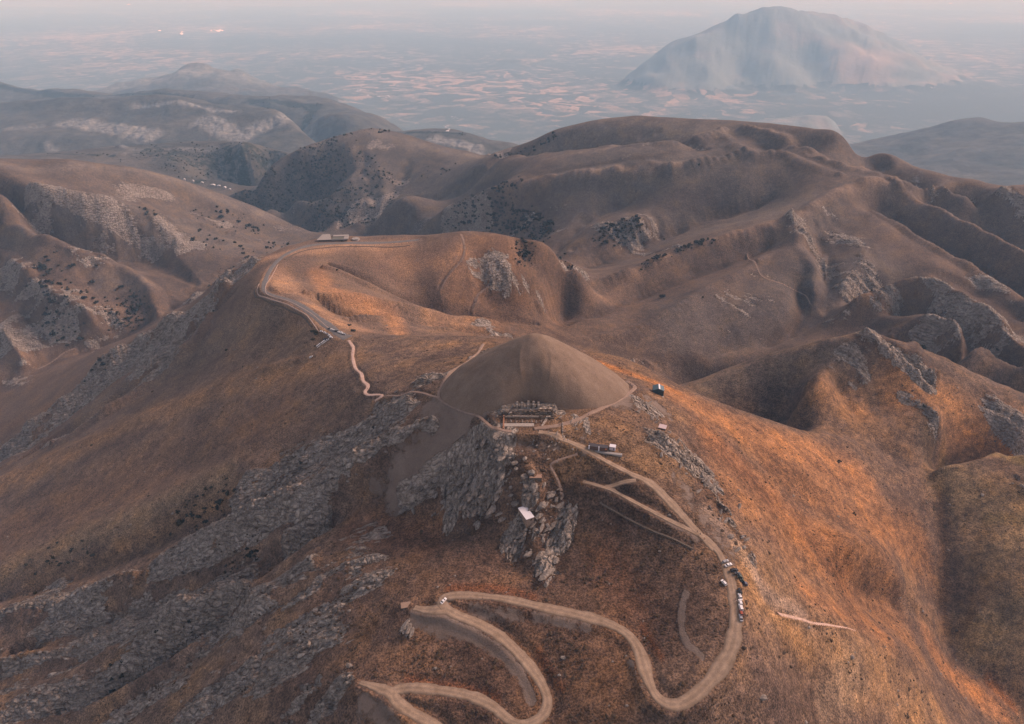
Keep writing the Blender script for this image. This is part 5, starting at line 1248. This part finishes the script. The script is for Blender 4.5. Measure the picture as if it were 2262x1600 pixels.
for i, (a_, b_, w_, h_, lb) in enumerate([((1112, 948), (1113, 918), 1.0, 1.0, "reddish broken stele row left of the lower terrace"), ((1197, 943), (1209, 920), 1.3, .9, "long sloping stone kerb right of the lower terrace"),
                                         ((1116, 921), (1190, 921), .8, .6, "low stone kerb running behind the row of heads"), ((1243, 935), (1243, 968), .6, 1.0, "thin upright stone fence line beside the broken slabs")]):
    A_, B_ = at(*a_), at(*b_); n_ = max(3, int((B_ - A_).length / 1.3)); bm = bmesh.new()
    for k in range(n_):
        q_ = A_.lerp(B_, (k + .5) / n_); z_ = float(ground(q_.x, q_.y)); d_ = (B_ - A_).normalized(); ang = math.atan2(d_.y, d_.x); l_ = (B_ - A_).length / n_ * .46
        M_ = Matrix.Rotation(ang, 3, 'Z'); hh = h_ * rnd.uniform(.7, 1.3)
        vv = [bm.verts.new(Vector((q_.x, q_.y, 0)) + M_ @ Vector((sx * l_, sy * w_ / 2, z_ - .5 if z2 == 0 else z_ + hh))) for z2 in (0, 1) for sx, sy in ((-1, -1), (1, -1), (1, 1), (-1, 1))]
        for f in ((0, 3, 2, 1), (4, 5, 6, 7), (0, 1, 5, 4), (1, 2, 6, 5), (2, 3, 7, 6), (3, 0, 4, 7)): bm.faces.new([vv[j] for j in f])
    tag(bm_obj('stone_kerb', bm, M_STONE if i != 0 else mat("reddish_stone", (.33, .17, .10), .9)), lb, 'stone kerb')
bm = bmesh.new(); box(bm, -7.5, 15.5, 391.4, 395.2, 8.0, 8.78); tag(bm_obj('paved_court', bm, stone_mat('pale_paving', (.27, .24, .21), (.40, .355, .31), .6)), "pale paved court between the platform and the row of stone heads", 'paving')
# dry-stone retaining walls beside the paved road
def wall_along(pts, off, h_, w_, label, m_=M_DARKST, name='retaining_wall'):
    P = dens(hits(pts), 4.); bm = bmesh.new(); T = np.gradient(P[:, :2], axis=0); T /= np.linalg.norm(T, axis=1)[:, None] + 1e-9
    secs = []
    for p_, t_ in zip(P, T):
        n_ = (-t_[1], t_[0]); c_ = (p_[0] + n_[0] * off, p_[1] + n_[1] * off); z_ = float(ground(*c_)); j_ = rnd.uniform(-.12, .12)
        secs.append([(c_[0] - n_[0] * w_ / 2, c_[1] - n_[1] * w_ / 2, z_ - 1.5), (c_[0] - n_[0] * w_ / 2, c_[1] - n_[1] * w_ / 2, z_ + h_ + j_), (c_[0] + n_[0] * w_ / 2, c_[1] + n_[1] * w_ / 2, z_ + h_ + j_), (c_[0] + n_[0] * w_ / 2, c_[1] + n_[1] * w_ / 2, z_ - 1.5)])
    loft(bm, secs); tag(bm_obj(name, bm, m_), label, 'wall')
PK_ = stone_mat("pale_kerb_stone", (.33, .24, .19), (.46, .35, .29))
wall_along([(745, 735), (724, 724), (694, 698), (671, 683), (637, 666), (602, 656), (588, 648), (588, 630), (601, 610), (614, 585)], 0, .6, .7, "pale kerb wall on the inner side of the paved road", PK_)
wall_along([(704, 733), (684, 705), (671, 693), (634, 673), (596, 661), (573, 653), (568, 642), (573, 628)], 0, .8, .8, "pale kerb wall on the outer side of the paved road", PK_)
wall_along([(625, 573), (660, 556), (700, 548), (760, 544), (840, 544), (905, 540)], -3.0, .5, 2.2, "dark retaining wall under the upper paved road")
wall_along([(690, 722), (666, 696), (630, 680), (595, 668), (566, 656), (562, 640)], 0, .4, 2.2, "dark retaining wall along the hairpin of the paved road")
wall_along([(1335, 1088), (1380, 1115), (1430, 1143), (1490, 1170), (1540, 1200)], -5., .5, 1.2, "rough stone edging below the upper dirt road")
print("terrace", time.time() - T0)

# ------------------------------------------------------------------ poles
def pole(px, py, h_, label, arm=True, m_=M_WOOD, r_=.13):
    p = at(px, py); o = empty('utility_pole' if arm else 'post', p, rnd.uniform(-.3, .3), label, 'pole', "utility poles on the slopes" if arm else None)
    bm = bmesh.new(); cyl(bm, (0, 0, h_ / 2 - .5), r_, h_ + 1, 'Z', 8, r_ * .7); bm_obj('shaft', bm, m_, o)
    if arm:
        bm = bmesh.new(); box(bm, -.9, .9, -.07, .07, h_ - .8, h_ - .62); bm_obj('crossarm', bm, m_, o)
pole(457, 786, 10, "wooden pole on the smooth brown slope left of the car park", r_=.22); pole(529, 777, 10, "wooden pole nearer the car park on the brown slope", r_=.22)
pole(342, 936, 9, "wooden pole far down the left slope beside the rock spine", r_=.2); pole(398, 1477, 8, "weathered pole standing on the rocks at the lower left", r_=.12)
pole(1177, 955, 6, "thin dark post at the right side of the stepped platform", False); pole(1410, 868, 4.5, "thin post beside the path at the foot of the mound", False, M_CHROME); pole(1291, 980, 8, "tall thin post above the track junction", False)

# ------------------------------------------------------------------ people
def skin_mesh(name, pts, edges, rad, material, parent=None, sub=1):
    me = bpy.data.meshes.new(name + "_cage"); me.from_pydata(pts, edges, []); ob = bpy.data.objects.new(name, me); C.objects.link(ob)
    md = ob.modifiers.new("s", 'SKIN'); sd = ob.modifiers.new("u", 'SUBSURF'); sd.levels = sd.render_levels = sub
    for v_, r_ in zip(me.skin_vertices[0].data, rad): v_.radius = (r_, r_)
    me.skin_vertices[0].data[0].use_root = True
    dg = bpy.context.evaluated_depsgraph_get(); me2 = bpy.data.meshes.new_from_object(ob.evaluated_get(dg)); me2.name = name
    ob.modifiers.clear(); ob.data = me2; bpy.data.meshes.remove(me); me2.materials.clear(); me2.materials.append(material)
    me2.polygons.foreach_set("use_smooth", [True] * len(me2.polygons))
    if parent: ob.parent = parent
    return ob
M_SKIN = mat("skin", (.45, .27, .19), .6)
CL = dict(dark=mat("dark_cloth", (.03, .03, .035), .9), white=mat("white_cloth", (.7, .67, .64), .9), red=mat("red_cloth", (.4, .06, .04), .9), blue=mat("blue_cloth", (.06, .09, .16), .9))
def person_proto(top, legs, stride):
    o = empty('person', (0, 0, 0)); s_ = stride
    pts = [(0, 0, .96), (0, 0, 1.18), (0, 0, 1.38), (0, 0, 1.50), (0, -.01, 1.60), (0, -.01, 1.70)]; rad = [.125, .125, .14, .05, .085, .07]; ed = [(0, 1), (1, 2), (2, 3), (3, 4), (4, 5)]
    def chain(start, ps, rs):
        k = start
        for p_, r_ in zip(ps, rs): pts.append(p_); rad.append(r_); ed.append((k, len(pts) - 1)); k = len(pts) - 1
        return k
    for sx in (-1, 1):
        f = s_ * sx
        chain(0, [(sx * .10, 0, .88), (sx * .105, -.16 * f, .50), (sx * .105, -.24 * f + .04, .09), (sx * .115, -.24 * f - .12, .045)], [.085, .06, .042, .038])
        w_ = chain(2, [(sx * .19, 0, 1.38), (sx * .24, .06 * f, 1.12), (sx * .25, .12 * f - .06, .89), (sx * .25, .12 * f - .08, .83)], [.055, .042, .03, .03])
        hx, hy, hz_ = pts[w_]
        for k, (dx, ln) in enumerate(((-.03, .065), (-.01, .08), (.012, .085), (.032, .07))): chain(w_, [(hx + .3 * dx, hy + dx, hz_ - .05), (hx + .3 * dx - sx * .01, hy + dx, hz_ - .05 - ln)], [.010, .008])
        chain(w_, [(hx - sx * .012, hy - .04, hz_ - .02), (hx - sx * .02, hy - .055, hz_ - .06)], [.011, .009])
    skin_mesh('body', pts, ed, rad, M_SKIN, o)
    skin_mesh('shirt', [(0, 0, .98), (0, 0, 1.2), (0, 0, 1.38)] + [(sx * .20, 0, 1.38) for sx in (-1, 1)] + [(sx * .245, .06 * s_ * sx, 1.10) for sx in (-1, 1)] + [(sx * .255, .12 * s_ * sx - .05, .93) for sx in (-1, 1)],
              [(0, 1), (1, 2), (2, 3), (2, 4), (3, 5), (4, 6), (5, 7), (6, 8)], [.145, .15, .165, .08, .08, .06, .06, .045, .045], CL[top], o)
    skin_mesh('trousers', [(0, 0, .96)] + [(sx * .10, 0, .86) for sx in (-1, 1)] + [(sx * .105, -.16 * s_ * sx, .50) for sx in (-1, 1)] + [(sx * .105, -.24 * s_ * sx + .04, .12) for sx in (-1, 1)],
              [(0, 1), (0, 2), (1, 3), (2, 4), (3, 5), (4, 6)], [.14, .10, .10, .078, .078, .06, .06], CL[legs], o)
    bm = bmesh.new(); bmesh.ops.create_icosphere(bm, subdivisions=2, radius=.115, matrix=Matrix.Translation((0, .015, 1.70)))
    bmesh.ops.delete(bm, geom=[v_ for v_ in bm.verts if v_.co.z < 1.68 and v_.co.y < .02], context='VERTS'); bm_obj('hair', bm, M_DARK, o, True)
    return o
PP = {}
def person(px, py, top, legs, ang, label, group=None, z=None, stride=1.):
    k = (top, legs, stride); p = at(px, py, .15) if z is None else Vector(z)
    if z is None and math.hypot(p.x - MX, p.y - MY) < 76: p.z = max(p.z, float(surf(p.x, p.y)) + .02)
    if k not in PP: PP[k] = person_proto(*k); o = PP[k]
    else: o = copy_tree(PP[k])
    place(o, p, math.radians(ang)); tag(o, label, 'person', group)
person(1066, 1324, 'dark', 'dark', 80, "person in dark clothes walking alone on the dirt road near the hairpin")
person(1540, 1177, 'dark', 'dark', 200, "person in dark clothes, uppermost of three walkers on the track", "walkers on the track above the cars"); person(1546.5, 1182, 'blue', 'dark', 200, "person in a blue top, middle of three walkers on the track", "walkers on the track above the cars")
person(1555, 1193, 'red', 'dark', 200, "person in a red top, lowest of three walkers on the track", "walkers on the track above the cars")
person(1587, 1250, 'white', 'blue', 90, "person in a white top standing left of the silver hatchback", stride=.3); person(1590, 1251.5, 'red', 'dark', 250, "person in red facing the one in white by the upper parked cars", stride=.3)
person(1584, 1267, 'dark', 'dark', 20, "person in dark clothes at the inner road edge opposite the black off-roader", stride=.3); person(1586, 1279, 'dark', 'blue', 0, "person in blue trousers at the inner road edge above the lone hatchback", stride=.3)
person(1624, 1327, 'red', 'dark', 90, "person in a red top standing left of the file of cars", stride=.3); person(1627, 1331, 'white', 'dark', 300, "person in a white top standing beside the third car of the file", stride=.3)
for i, (x_, y_, t_, lb) in enumerate([(1375, 829, 'dark', "uppermost walker in dark clothes behind the right foot of the mound"), (1386, 831, 'blue', "walker in a blue top behind the right foot of the mound"), (1408, 839, 'red', "walker in red beyond the path at the right foot of the mound"),
                                      (1393, 850, 'dark', "person in dark clothes where the path rounds the mound"), (1398, 853, 'white', "person in white where the path rounds the mound"), (1235, 941, 'dark', "person in dark clothes on the pale path right of the platform"),
                                      (1300, 918, 'blue', "person in blue on the pale path below the mound"), (812, 861, 'dark', "person in dark clothes on the lower stone steps"), (780, 782, 'red', "person in red on the upper stone steps"), (773, 752, 'dark', "person in dark clothes at the top of the stone steps")]):
    person(x_, y_, t_, 'dark', 40 * i, lb, "visitors on the summit paths")
for i, (x_, y_, t_, lb) in enumerate([(-.5, 379.5, 'dark', "person in dark clothes at the left of the platform top"), (4.2, 379.8, 'dark', "person in dark clothes in the middle of the platform top"), (6.8, 384.5, 'white', "person in white at the back of the platform top"), (-3.2, 385.0, 'white', "person in white at the left rear of the platform top"), (8.0, 381.5, 'red', "person in red at the right of the platform top")]):
    person(0, 0, t_, 'dark', 60 * i, lb, "visitors on the stepped platform", (x_, y_ + 4.2, 6.17), .3)
print("people", time.time() - T0)

# ------------------------------------------------------------------ boulders
def rock_mesh(seed, sub=3, flat=.62, long=1.5):
    r_ = random.Random(seed); bm = bmesh.new(); bmesh.ops.create_icosphere(bm, subdivisions=sub, radius=1.)
    pl = [(Vector((r_.gauss(0, 1), r_.gauss(0, 1), r_.gauss(0, 1))).normalized(), r_.uniform(.55, .85)) for _ in range(9)]
    for v_ in bm.verts:
        c_ = v_.co.copy()
        for n_, d_ in pl:
            e_ = c_.dot(n_) - d_
            if e_ > 0: c_ -= n_ * e_ * .9
        a_ = c_.x * 5 + seed; c_ *= 1 + .05 * math.sin(a_ * 1.7 + c_.y * 9) + .04 * math.sin(c_.z * 11 + a_)
        v_.co = Vector((c_.x * long, c_.y, c_.z * flat))
    me = bpy.data.meshes.new('boulder'); bm.to_mesh(me); bm.free(); me.materials.append(M_BOULD[seed % 2]); return me
RM_ = [rock_mesh(s_, 3, .5 + .06 * (s_ % 4), 1.25 + .18 * (s_ % 5)) for s_ in range(9)]
def rock_at(x, y): return float(at_grid(rockG, S=np.array(x / y), Q=np.array(math.log(y))))
regions = [([(1000, 1060, 1.), (1060, 1070, 1.), (1090, 1110, 1.), (1040, 1130, 1.), (1110, 1030, 1.), (940, 1090, .6), (1080, 990, .5)], 34, 105, 2.7, "boulder of the big crag", "boulders of the big crag below the terrace"),
           ([(1165, 1070, 1.), (1185, 1120, 1.), (1200, 1160, 1.), (1215, 1180, 1.), (1150, 1205, 1.), (1190, 1230, .7), (1200, 1275, .6), (1230, 1110, .6)], 26, 70, 2.4, "boulder of the hut crags", "boulders around the white-roofed hut"),
           ([(1250, 960, 1.), (1270, 935, 1.), (1220, 975, .7), (1180, 985, .7), (1100, 905, .8), (1130, 905, .8), (1230, 915, .9), (1100, 905, .8), (1130, 905, .8), (1215, 905, .8)], 13, 90, 1.0, "broken stone block", "broken blocks beside the statue terrace"),
           ([(1420, 885, 1.), (1450, 905, 1.), (1480, 990, 1.), (1560, 1060, 1.), (1600, 1130, 1.), (1640, 1200, 1.), (1520, 1020, .8)], 20, 45, 1.5, "boulder of the right shoulder", "boulders on the right shoulder"),
           ([(900, 1385, .9)], 14, 7, 3.0, "boulder under the hairpin turning place", "boulders under the turning place")]
ANCH = [(1000, 1060, "at its upper left edge"), (1060, 1070, "in its middle"), (1090, 1110, "at its right foot"), (1040, 1130, "at its lowest tip"), (1110, 1030, "at its top right"), (940, 1090, "by the grey scree"), (1080, 990, "just under the platform"),
        (1165, 1070, "under the tan shelter"), (1185, 1120, "right above the roof"), (1200, 1160, "right of the hut wall"), (1215, 1180, "farther right of the hut"), (1150, 1205, "below the hut"), (1190, 1230, "well below the hut"), (1200, 1275, "lowest of all"), (1230, 1110, "beside the footpath"),
        (1250, 960, "by the thin stone fence"), (1270, 935, "under the pale path"), (1220, 975, "above the junction"), (1180, 985, "right of the platform"), (1100, 905, "left of the colossi"), (1130, 905, "under the colossi"), (1230, 915, "right of the colossi"),
        (1420, 885, "near the teal hut"), (1450, 905, "between the two huts"), (1480, 990, "below the pink-roofed hut"), (1560, 1060, "halfway down"), (1600, 1130, "above the parked cars"), (1640, 1200, "just right of the parked cars"), (1520, 1020, "above the upper track"), (900, 1385, "on the bank")]
rb = random.Random(5); used_r = []
for pts, spread, n_, size, lb, gp in regions:
    for k in range(n_):
        c_ = pts[rb.randrange(len(pts))]
        p = at(c_[0] + rb.gauss(0, spread * .6), c_[1] + rb.gauss(0, spread * .6)); s_ = size * rb.uniform(.45, 1.25)
        if any(math.hypot(p.x - a, p.y - b) < (s_ + r2) * .8 for a, b, r2 in used_r): s_ *= .6
        if math.hypot(p.x - kp.x, p.y - kp.y) < 9: continue
        used_r.append((p.x, p.y, s_))
        o = bpy.data.objects.new('boulder', RM_[rb.randrange(9)]); C.objects.link(o)
        o.location = (p.x, p.y, p.z + s_ * .12); o.rotation_euler = (rb.uniform(-.25, .25), rb.uniform(-.25, .25), math.radians(60) + rb.gauss(0, .3)); o.scale = (s_ * 1.35, s_ * .8, s_ * rb.uniform(.8, 1.25))
        near_ = min(ANCH, key=lambda a: math.hypot(a[0] - c_[0], a[1] - c_[1]))[2]
        sz = s_ / size; ad = "large" if sz > 1. else "broad" if sz > .85 else "mid-sized" if sz > .7 else "small" if sz > .5 else "very small"
        shp = ("flat", "rounded", "long")[int(k) % 3] if sz < 1.1 else "massive"
        tag(o, f"{ad} {shp} {lb} {near_}", 'boulder', gp)
# loose stones: nobody could count them
def scatter(name, P, S, base, mats, seed, kind='stuff', label=None, zf=.2, ang=None):
    """many small solids in one mesh"""
    n_ = len(P); r_ = np.random.RandomState(seed); bv, bf = base
    A = r_.uniform(0, 2 * math.pi, n_) if ang is None else ang + r_.normal(0, .35, n_)
    c_, s_ = np.cos(A), np.sin(A); J = 1 + .22 * r_.uniform(-1, 1, (n_, len(bv), 1))
    V = bv[None] * J * S[:, None, None] * np.stack([r_.uniform(.8, 1.3, n_), r_.uniform(.8, 1.1, n_), r_.uniform(.7, 1.2, n_)], 1)[:, None]
    V = np.stack([V[..., 0] * c_[:, None] - V[..., 1] * s_[:, None], V[..., 0] * s_[:, None] + V[..., 1] * c_[:, None], V[..., 2]], -1)
    V += P[:, None]; V[..., 2] += (S * zf)[:, None]
    F_ = (bf[None] + (np.arange(n_) * len(bv))[:, None, None]).reshape(-1, bf.shape[1])
    o = mesh_np(name, V.reshape(-1, 3), F_, mats, smooth=False)
    return tag(o, label, None, None, kind)
bm = bmesh.new(); bmesh.ops.create_icosphere(bm, subdivisions=1, radius=1.); ICO = (np.array([v_.co[:] for v_ in bm.verts]) * (1.3, 1, .6), np.array([[v_.index for v_ in f.verts] for f in bm.faces])); bm.free()
bm = bmesh.new(); bmesh.ops.create_icosphere(bm, subdivisions=2, radius=1.); ICO2 = (np.array([v_.co[:] for v_ in bm.verts]), np.array([[v_.index for v_ in f.verts] for f in bm.faces])); bm.free()
rs = np.random.RandomState(3)
def sample(n_, y1, y0=150.):
    """random places on the near slopes, spread evenly over the view"""
    px = rs.uniform(-250, 2510, n_); py = rs.uniform(720, 1720, n_); P = hits(np.stack([px, py], 1)); P = P[(P[:, 1] < y1) & (P[:, 1] > y0)]
    P[:, 2] = ground(P[:, 0], P[:, 1]); return P
P = sample(15000, 800); s_, q_ = P[:, 0] / P[:, 1], np.log(P[:, 1])
rk_ = at_grid(rockG, S=s_, Q=q_); sc2 = at_grid(screeG, S=s_, Q=q_)
rd = np.full(len(P), 1e9)
for R, w, k_ in ROADS.values():
    for a in range(0, len(R), 2): rd = np.minimum(rd, np.hypot(P[:, 0] - R[a, 0], P[:, 1] - R[a, 1]) - w[a] * .5)
ok = (rd > 1.2) & (np.hypot(P[:, 0] - MX, P[:, 1] - MY) > 76) & (sc2 < .4)
mR = ok & (rs.uniform(0, 1, len(P)) < np.maximum(rk_ - .2, 0) * 1.15 * np.where((P[:, 0] > -48) & (P[:, 1] < 404), 1.1, .42) + .02)
scatter('loose_stones', P[mR], rs.gamma(2.2, .26, mR.sum()) + .2, ICO, M_BOULD[0], 8, label="countless loose grey stones on the rocky slopes", ang=math.radians(24))
mT = ok & ~mR & (rk_ < .5) & (fbm(P[:, 0], P[:, 1], 25., 2, 61) > -.15)
M_THORN = stone_mat("dry_thorn", (.035, .026, .018), (.10, .066, .038), 2.)
scatter('thorn_cushions', P[mT], rs.gamma(3, .13, mT.sum()) + .2, ICO, M_THORN, 9, label="low dark thorn cushions dotted over the near slopes", zf=.1)
print("stones", mR.sum(), mT.sum(), time.time() - T0)

# ------------------------------------------------------------------ bushes
M_LEAF = [stone_mat("oak_leaves", (.018, .018, .012), (.050, .047, .028), 1.2), stone_mat("juniper_leaves", (.014, .017, .014), (.036, .040, .029), 1.2)]
M_BARK = mat("bark", (.08, .06, .045), .9)
def bush_mesh(seed, n_=210):
    r_ = np.random.RandomState(seed); lob = [(r_.normal(0, .42, 3) * (1, 1, .45) + (0, 0, .62), r_.uniform(.38, .62)) for _ in range(7)]
    V, F_ = [], []
    for _ in range(n_):
        c_, R_ = lob[r_.randint(7)]; d_ = r_.normal(0, 1, 3); d_ /= np.linalg.norm(d_); p_ = c_ + d_ * R_ * r_.uniform(.75, 1.08)
        if p_[2] < .05: continue
        t1 = np.cross(d_, r_.normal(0, 1, 3)); t1 /= np.linalg.norm(t1); t2 = np.cross(d_, t1) + d_ * r_.uniform(-.5, .5); s_ = r_.uniform(.10, .2); k = len(V)
        V += [p_ - t1 * s_, p_ - t2 * s_ * .8, p_ + t1 * s_, p_ + t2 * s_ * .8]; F_.append((k, k + 1, k + 2, k + 3))
    for c_, R_ in lob:                                  # inner mass so that the bush is not see-through everywhere
        k = len(V); b = ICO[0] / (1.3, 1, .6) * R_ * .8 + c_; b[:, 2] = np.maximum(b[:, 2], .02); V += list(b); F_ += [tuple(f + k) for f in ICO[1]]
    me = bpy.data.meshes.new('crown'); me.from_pydata([tuple(v_) for v_ in V], [], F_); me.materials.append(M_LEAF[seed % 2]); return me
BM_ = [bush_mesh(s_) for s_ in range(5)]
def bush_root(k):
    o = empty('bush', (0, 0, 0)); c_ = bpy.data.objects.new('crown', BM_[k]); C.objects.link(c_); c_.parent = o
    bm = bmesh.new(); cyl(bm, (0, 0, 0), .09, .9, 'Z', 7, .05); bm_obj('trunk', bm, M_BARK, o); return o
n0 = 110000
bx_ = rs.uniform(0, 2262, n0); by_ = rs.uniform(195, 1600, n0)
P = hits(np.stack([bx_, by_], 1)); bw = at_grid(bushG, S=P[:, 0] / P[:, 1], Q=np.log(P[:, 1]))
P[:, 2] = ground(P[:, 0], P[:, 1])
clump = fbm(P[:, 0], P[:, 1], 70., 2, 63)
dens_b = bw ** 1.0 * .95 * (1 + 1.1 * clump) + .0005 * (P[:, 1] < 2600) * (P[:, 1] > 350)
keep = (rs.uniform(0, 1, n0) < dens_b) & (P[:, 1] < 7000)
for R, w, k_ in ROADS.values():
    for a in range(0, len(R), 2): keep &= np.hypot(P[:, 0] - R[a, 0], P[:, 1] - R[a, 1]) > w[a] * .5 + 3
P = P[keep]; fx, fy = bx_[keep], by_[keep]
S = np.clip(rs.gamma(5, .40, len(P)) * np.clip(.35 + P[:, 1] / 1500, .5, 1.5), .6, 6.)
app = S / P[:, 1]; order = np.argsort(-app)
big = order[:285]; rest = order[285:]
BAN = [(60, 980, "at the lower end of the left rock spine"), (150, 890, "low on the left rock spine"), (250, 810, "midway along the left rock spine"), (330, 740, "on the upper half of the rock spine"), (420, 680, "high on the left rock spine"), (500, 620, "where the rock spine nears the road bend"),
       (545, 580, "at the very top of the rock spine"), (40, 640, "on the leftmost brown hillside"), (150, 700, "in the hollow of the left hillside"), (250, 640, "on the bare spur left of the spine"), (330, 470, "alone on the pale left ridge"), (440, 520, "on the rocky nose of the left ridge"),
       (520, 540, "where the left ridge drops to the valley"), (600, 550, "just beyond the road crest"), (650, 505, "in the valley left of the visitor building"), (720, 500, "in the valley behind the visitor building"), (560, 430, "on the left foot of the cone hill"), (620, 390, "on the left flank of the cone hill"),
       (700, 400, "in the middle of the cone hill"), (700, 450, "low in the middle of the cone hill"), (790, 440, "in the gully right of the cone hill"), (830, 410, "on the right face of the cone hill"), (740, 310, "on the crest of the cone hill"), (840, 290, "at the top of the cone hill"), (960, 380, "on the smooth saddle right of the cone hill"),
       (860, 470, "at the foot of the long smooth spur"), (1000, 465, "on the long smooth spur"), (1080, 490, "above the domed ridge"), (1150, 520, "in the ravine behind the domed ridge"), (1100, 420, "high on the long smooth spur"), (1220, 560, "at the notch of the ravine"), (1330, 520, "beside the pale rock patch"), (1390, 495, "above the pale rock patch"),
       (1450, 580, "on the narrow rib of the great hill"), (1550, 545, "high on the narrow rib"), (1160, 320, "on the left skyline of the great hill"), (460, 410, "beside the far village"), (500, 350, "on the dark hills behind the village"), (380, 345, "on the dark hills left of the village"), (60, 1240, "in the gully at the left edge"),
       (160, 1220, "in the upper left gully"), (30, 1340, "by the lowest rock rib"), (420, 1140, "above the long rock rib"), (500, 1110, "higher above the long rock rib"), (500, 1250, "under the long rock rib"), (560, 1210, "in the shade under the rock rib"), (300, 1450, "between the lower rock ribs"), (400, 1400, "in the gully between lower ribs"),
       (900, 1000, "by the grey scree fan"), (700, 900, "on the open brown slope"), (1700, 700, "on the folds behind the right peak"), (1900, 560, "among the crags of the great hill"), (1900, 900, "on the right peak"), (2080, 1200, "along the right gully"), (1800, 1400, "low on the right slope"), (1300, 1200, "in the hollow inside the road bend")]
b0 = {}
for i in big:
    k = int(i) % 5
    if k not in b0: o = b0[k] = bush_root(k)
    else: o = copy_tree(b0[k])
    x_, y_ = fx[i], fy[i]
    if P[i, 1] < 620 : g_ = ("dark bush in the near gullies of the left slope", "bushes in the near left gullies") if x_ < 1200 else ("dark bush low on the right slopes", "bushes on the near right slopes")
    elif x_ < 620 and y_ > 540 and P[i, 1] < 1120: g_ = ("dark bush growing along the grey rock spine on the left", "bushes along the left rock spine")
    elif x_ < 720 and P[i, 1] < 2050: g_ = ("dark bush scattered on the hillside left of the ridge road", "bushes on the left hillside")
    elif x_ < 1000 and P[i, 1] < 2800: g_ = ("dark bush on the slopes of the far cone hill and its valley", "bushes on the far cone hill")
    elif P[i, 1] < 2800: g_ = ("dark bush on the folds of the great hill behind the mound", "bushes on the great hill")
    else: g_ = ("dark tree on the far blue hills", "trees on the far hills")
    nb = min(BAN, key=lambda a: math.hypot(a[0] - x_, a[1] - y_))[2]
    ad = ("big", "bushy", "rounded", "spreading", "low")[min(4, int((7.6 - S[i] * 1.25) / 1.4)) if S[i] < 6 else 0]
    g_ = (f"{ad} dark {'tree' if P[i, 1] > 2800 else 'bush'} {nb}", g_[1])
    o.location = (P[i, 0], P[i, 1], P[i, 2] - .1); o.rotation_mode = 'XYZ'; o.rotation_euler = (0, 0, rs.uniform(0, 6.28)); s_ = S[i]; o.scale = (s_, s_ * rs.uniform(.8, 1.2), s_ * rs.uniform(.75, 1.1))
    tag(o, g_[0], 'bush', g_[1])
scatter('scrub', P[rest], S[rest] * .82, (ICO2[0] * (1., 1., .85), ICO2[1]), M_LEAF[0], 12, label="dark scrub and small trees scattered over the farther slopes", zf=.55)
# bushes beside the ridge car park
for i, (x_, y_, s_, lb) in enumerate([(690, 735, 3.2, "round dark bush above the left row of cars"), (699, 741, 3.6, "larger dark bush just left of the car park"), (693, 752, 2.2, "small dark bush under the car park edge"), (779, 733, 3.0, "lone dark bush on the orange slope right of the car park")]):
    o = copy_tree(b0[0]); p = at(x_, y_); o.location = p; o.rotation_mode = 'XYZ'; o.rotation_euler = (0, 0, i * 2.); o.scale = (s_, s_, s_ * .8); tag(o, lb, 'bush', "bushes beside the ridge car park")
print("bushes", len(big), len(rest), time.time() - T0)
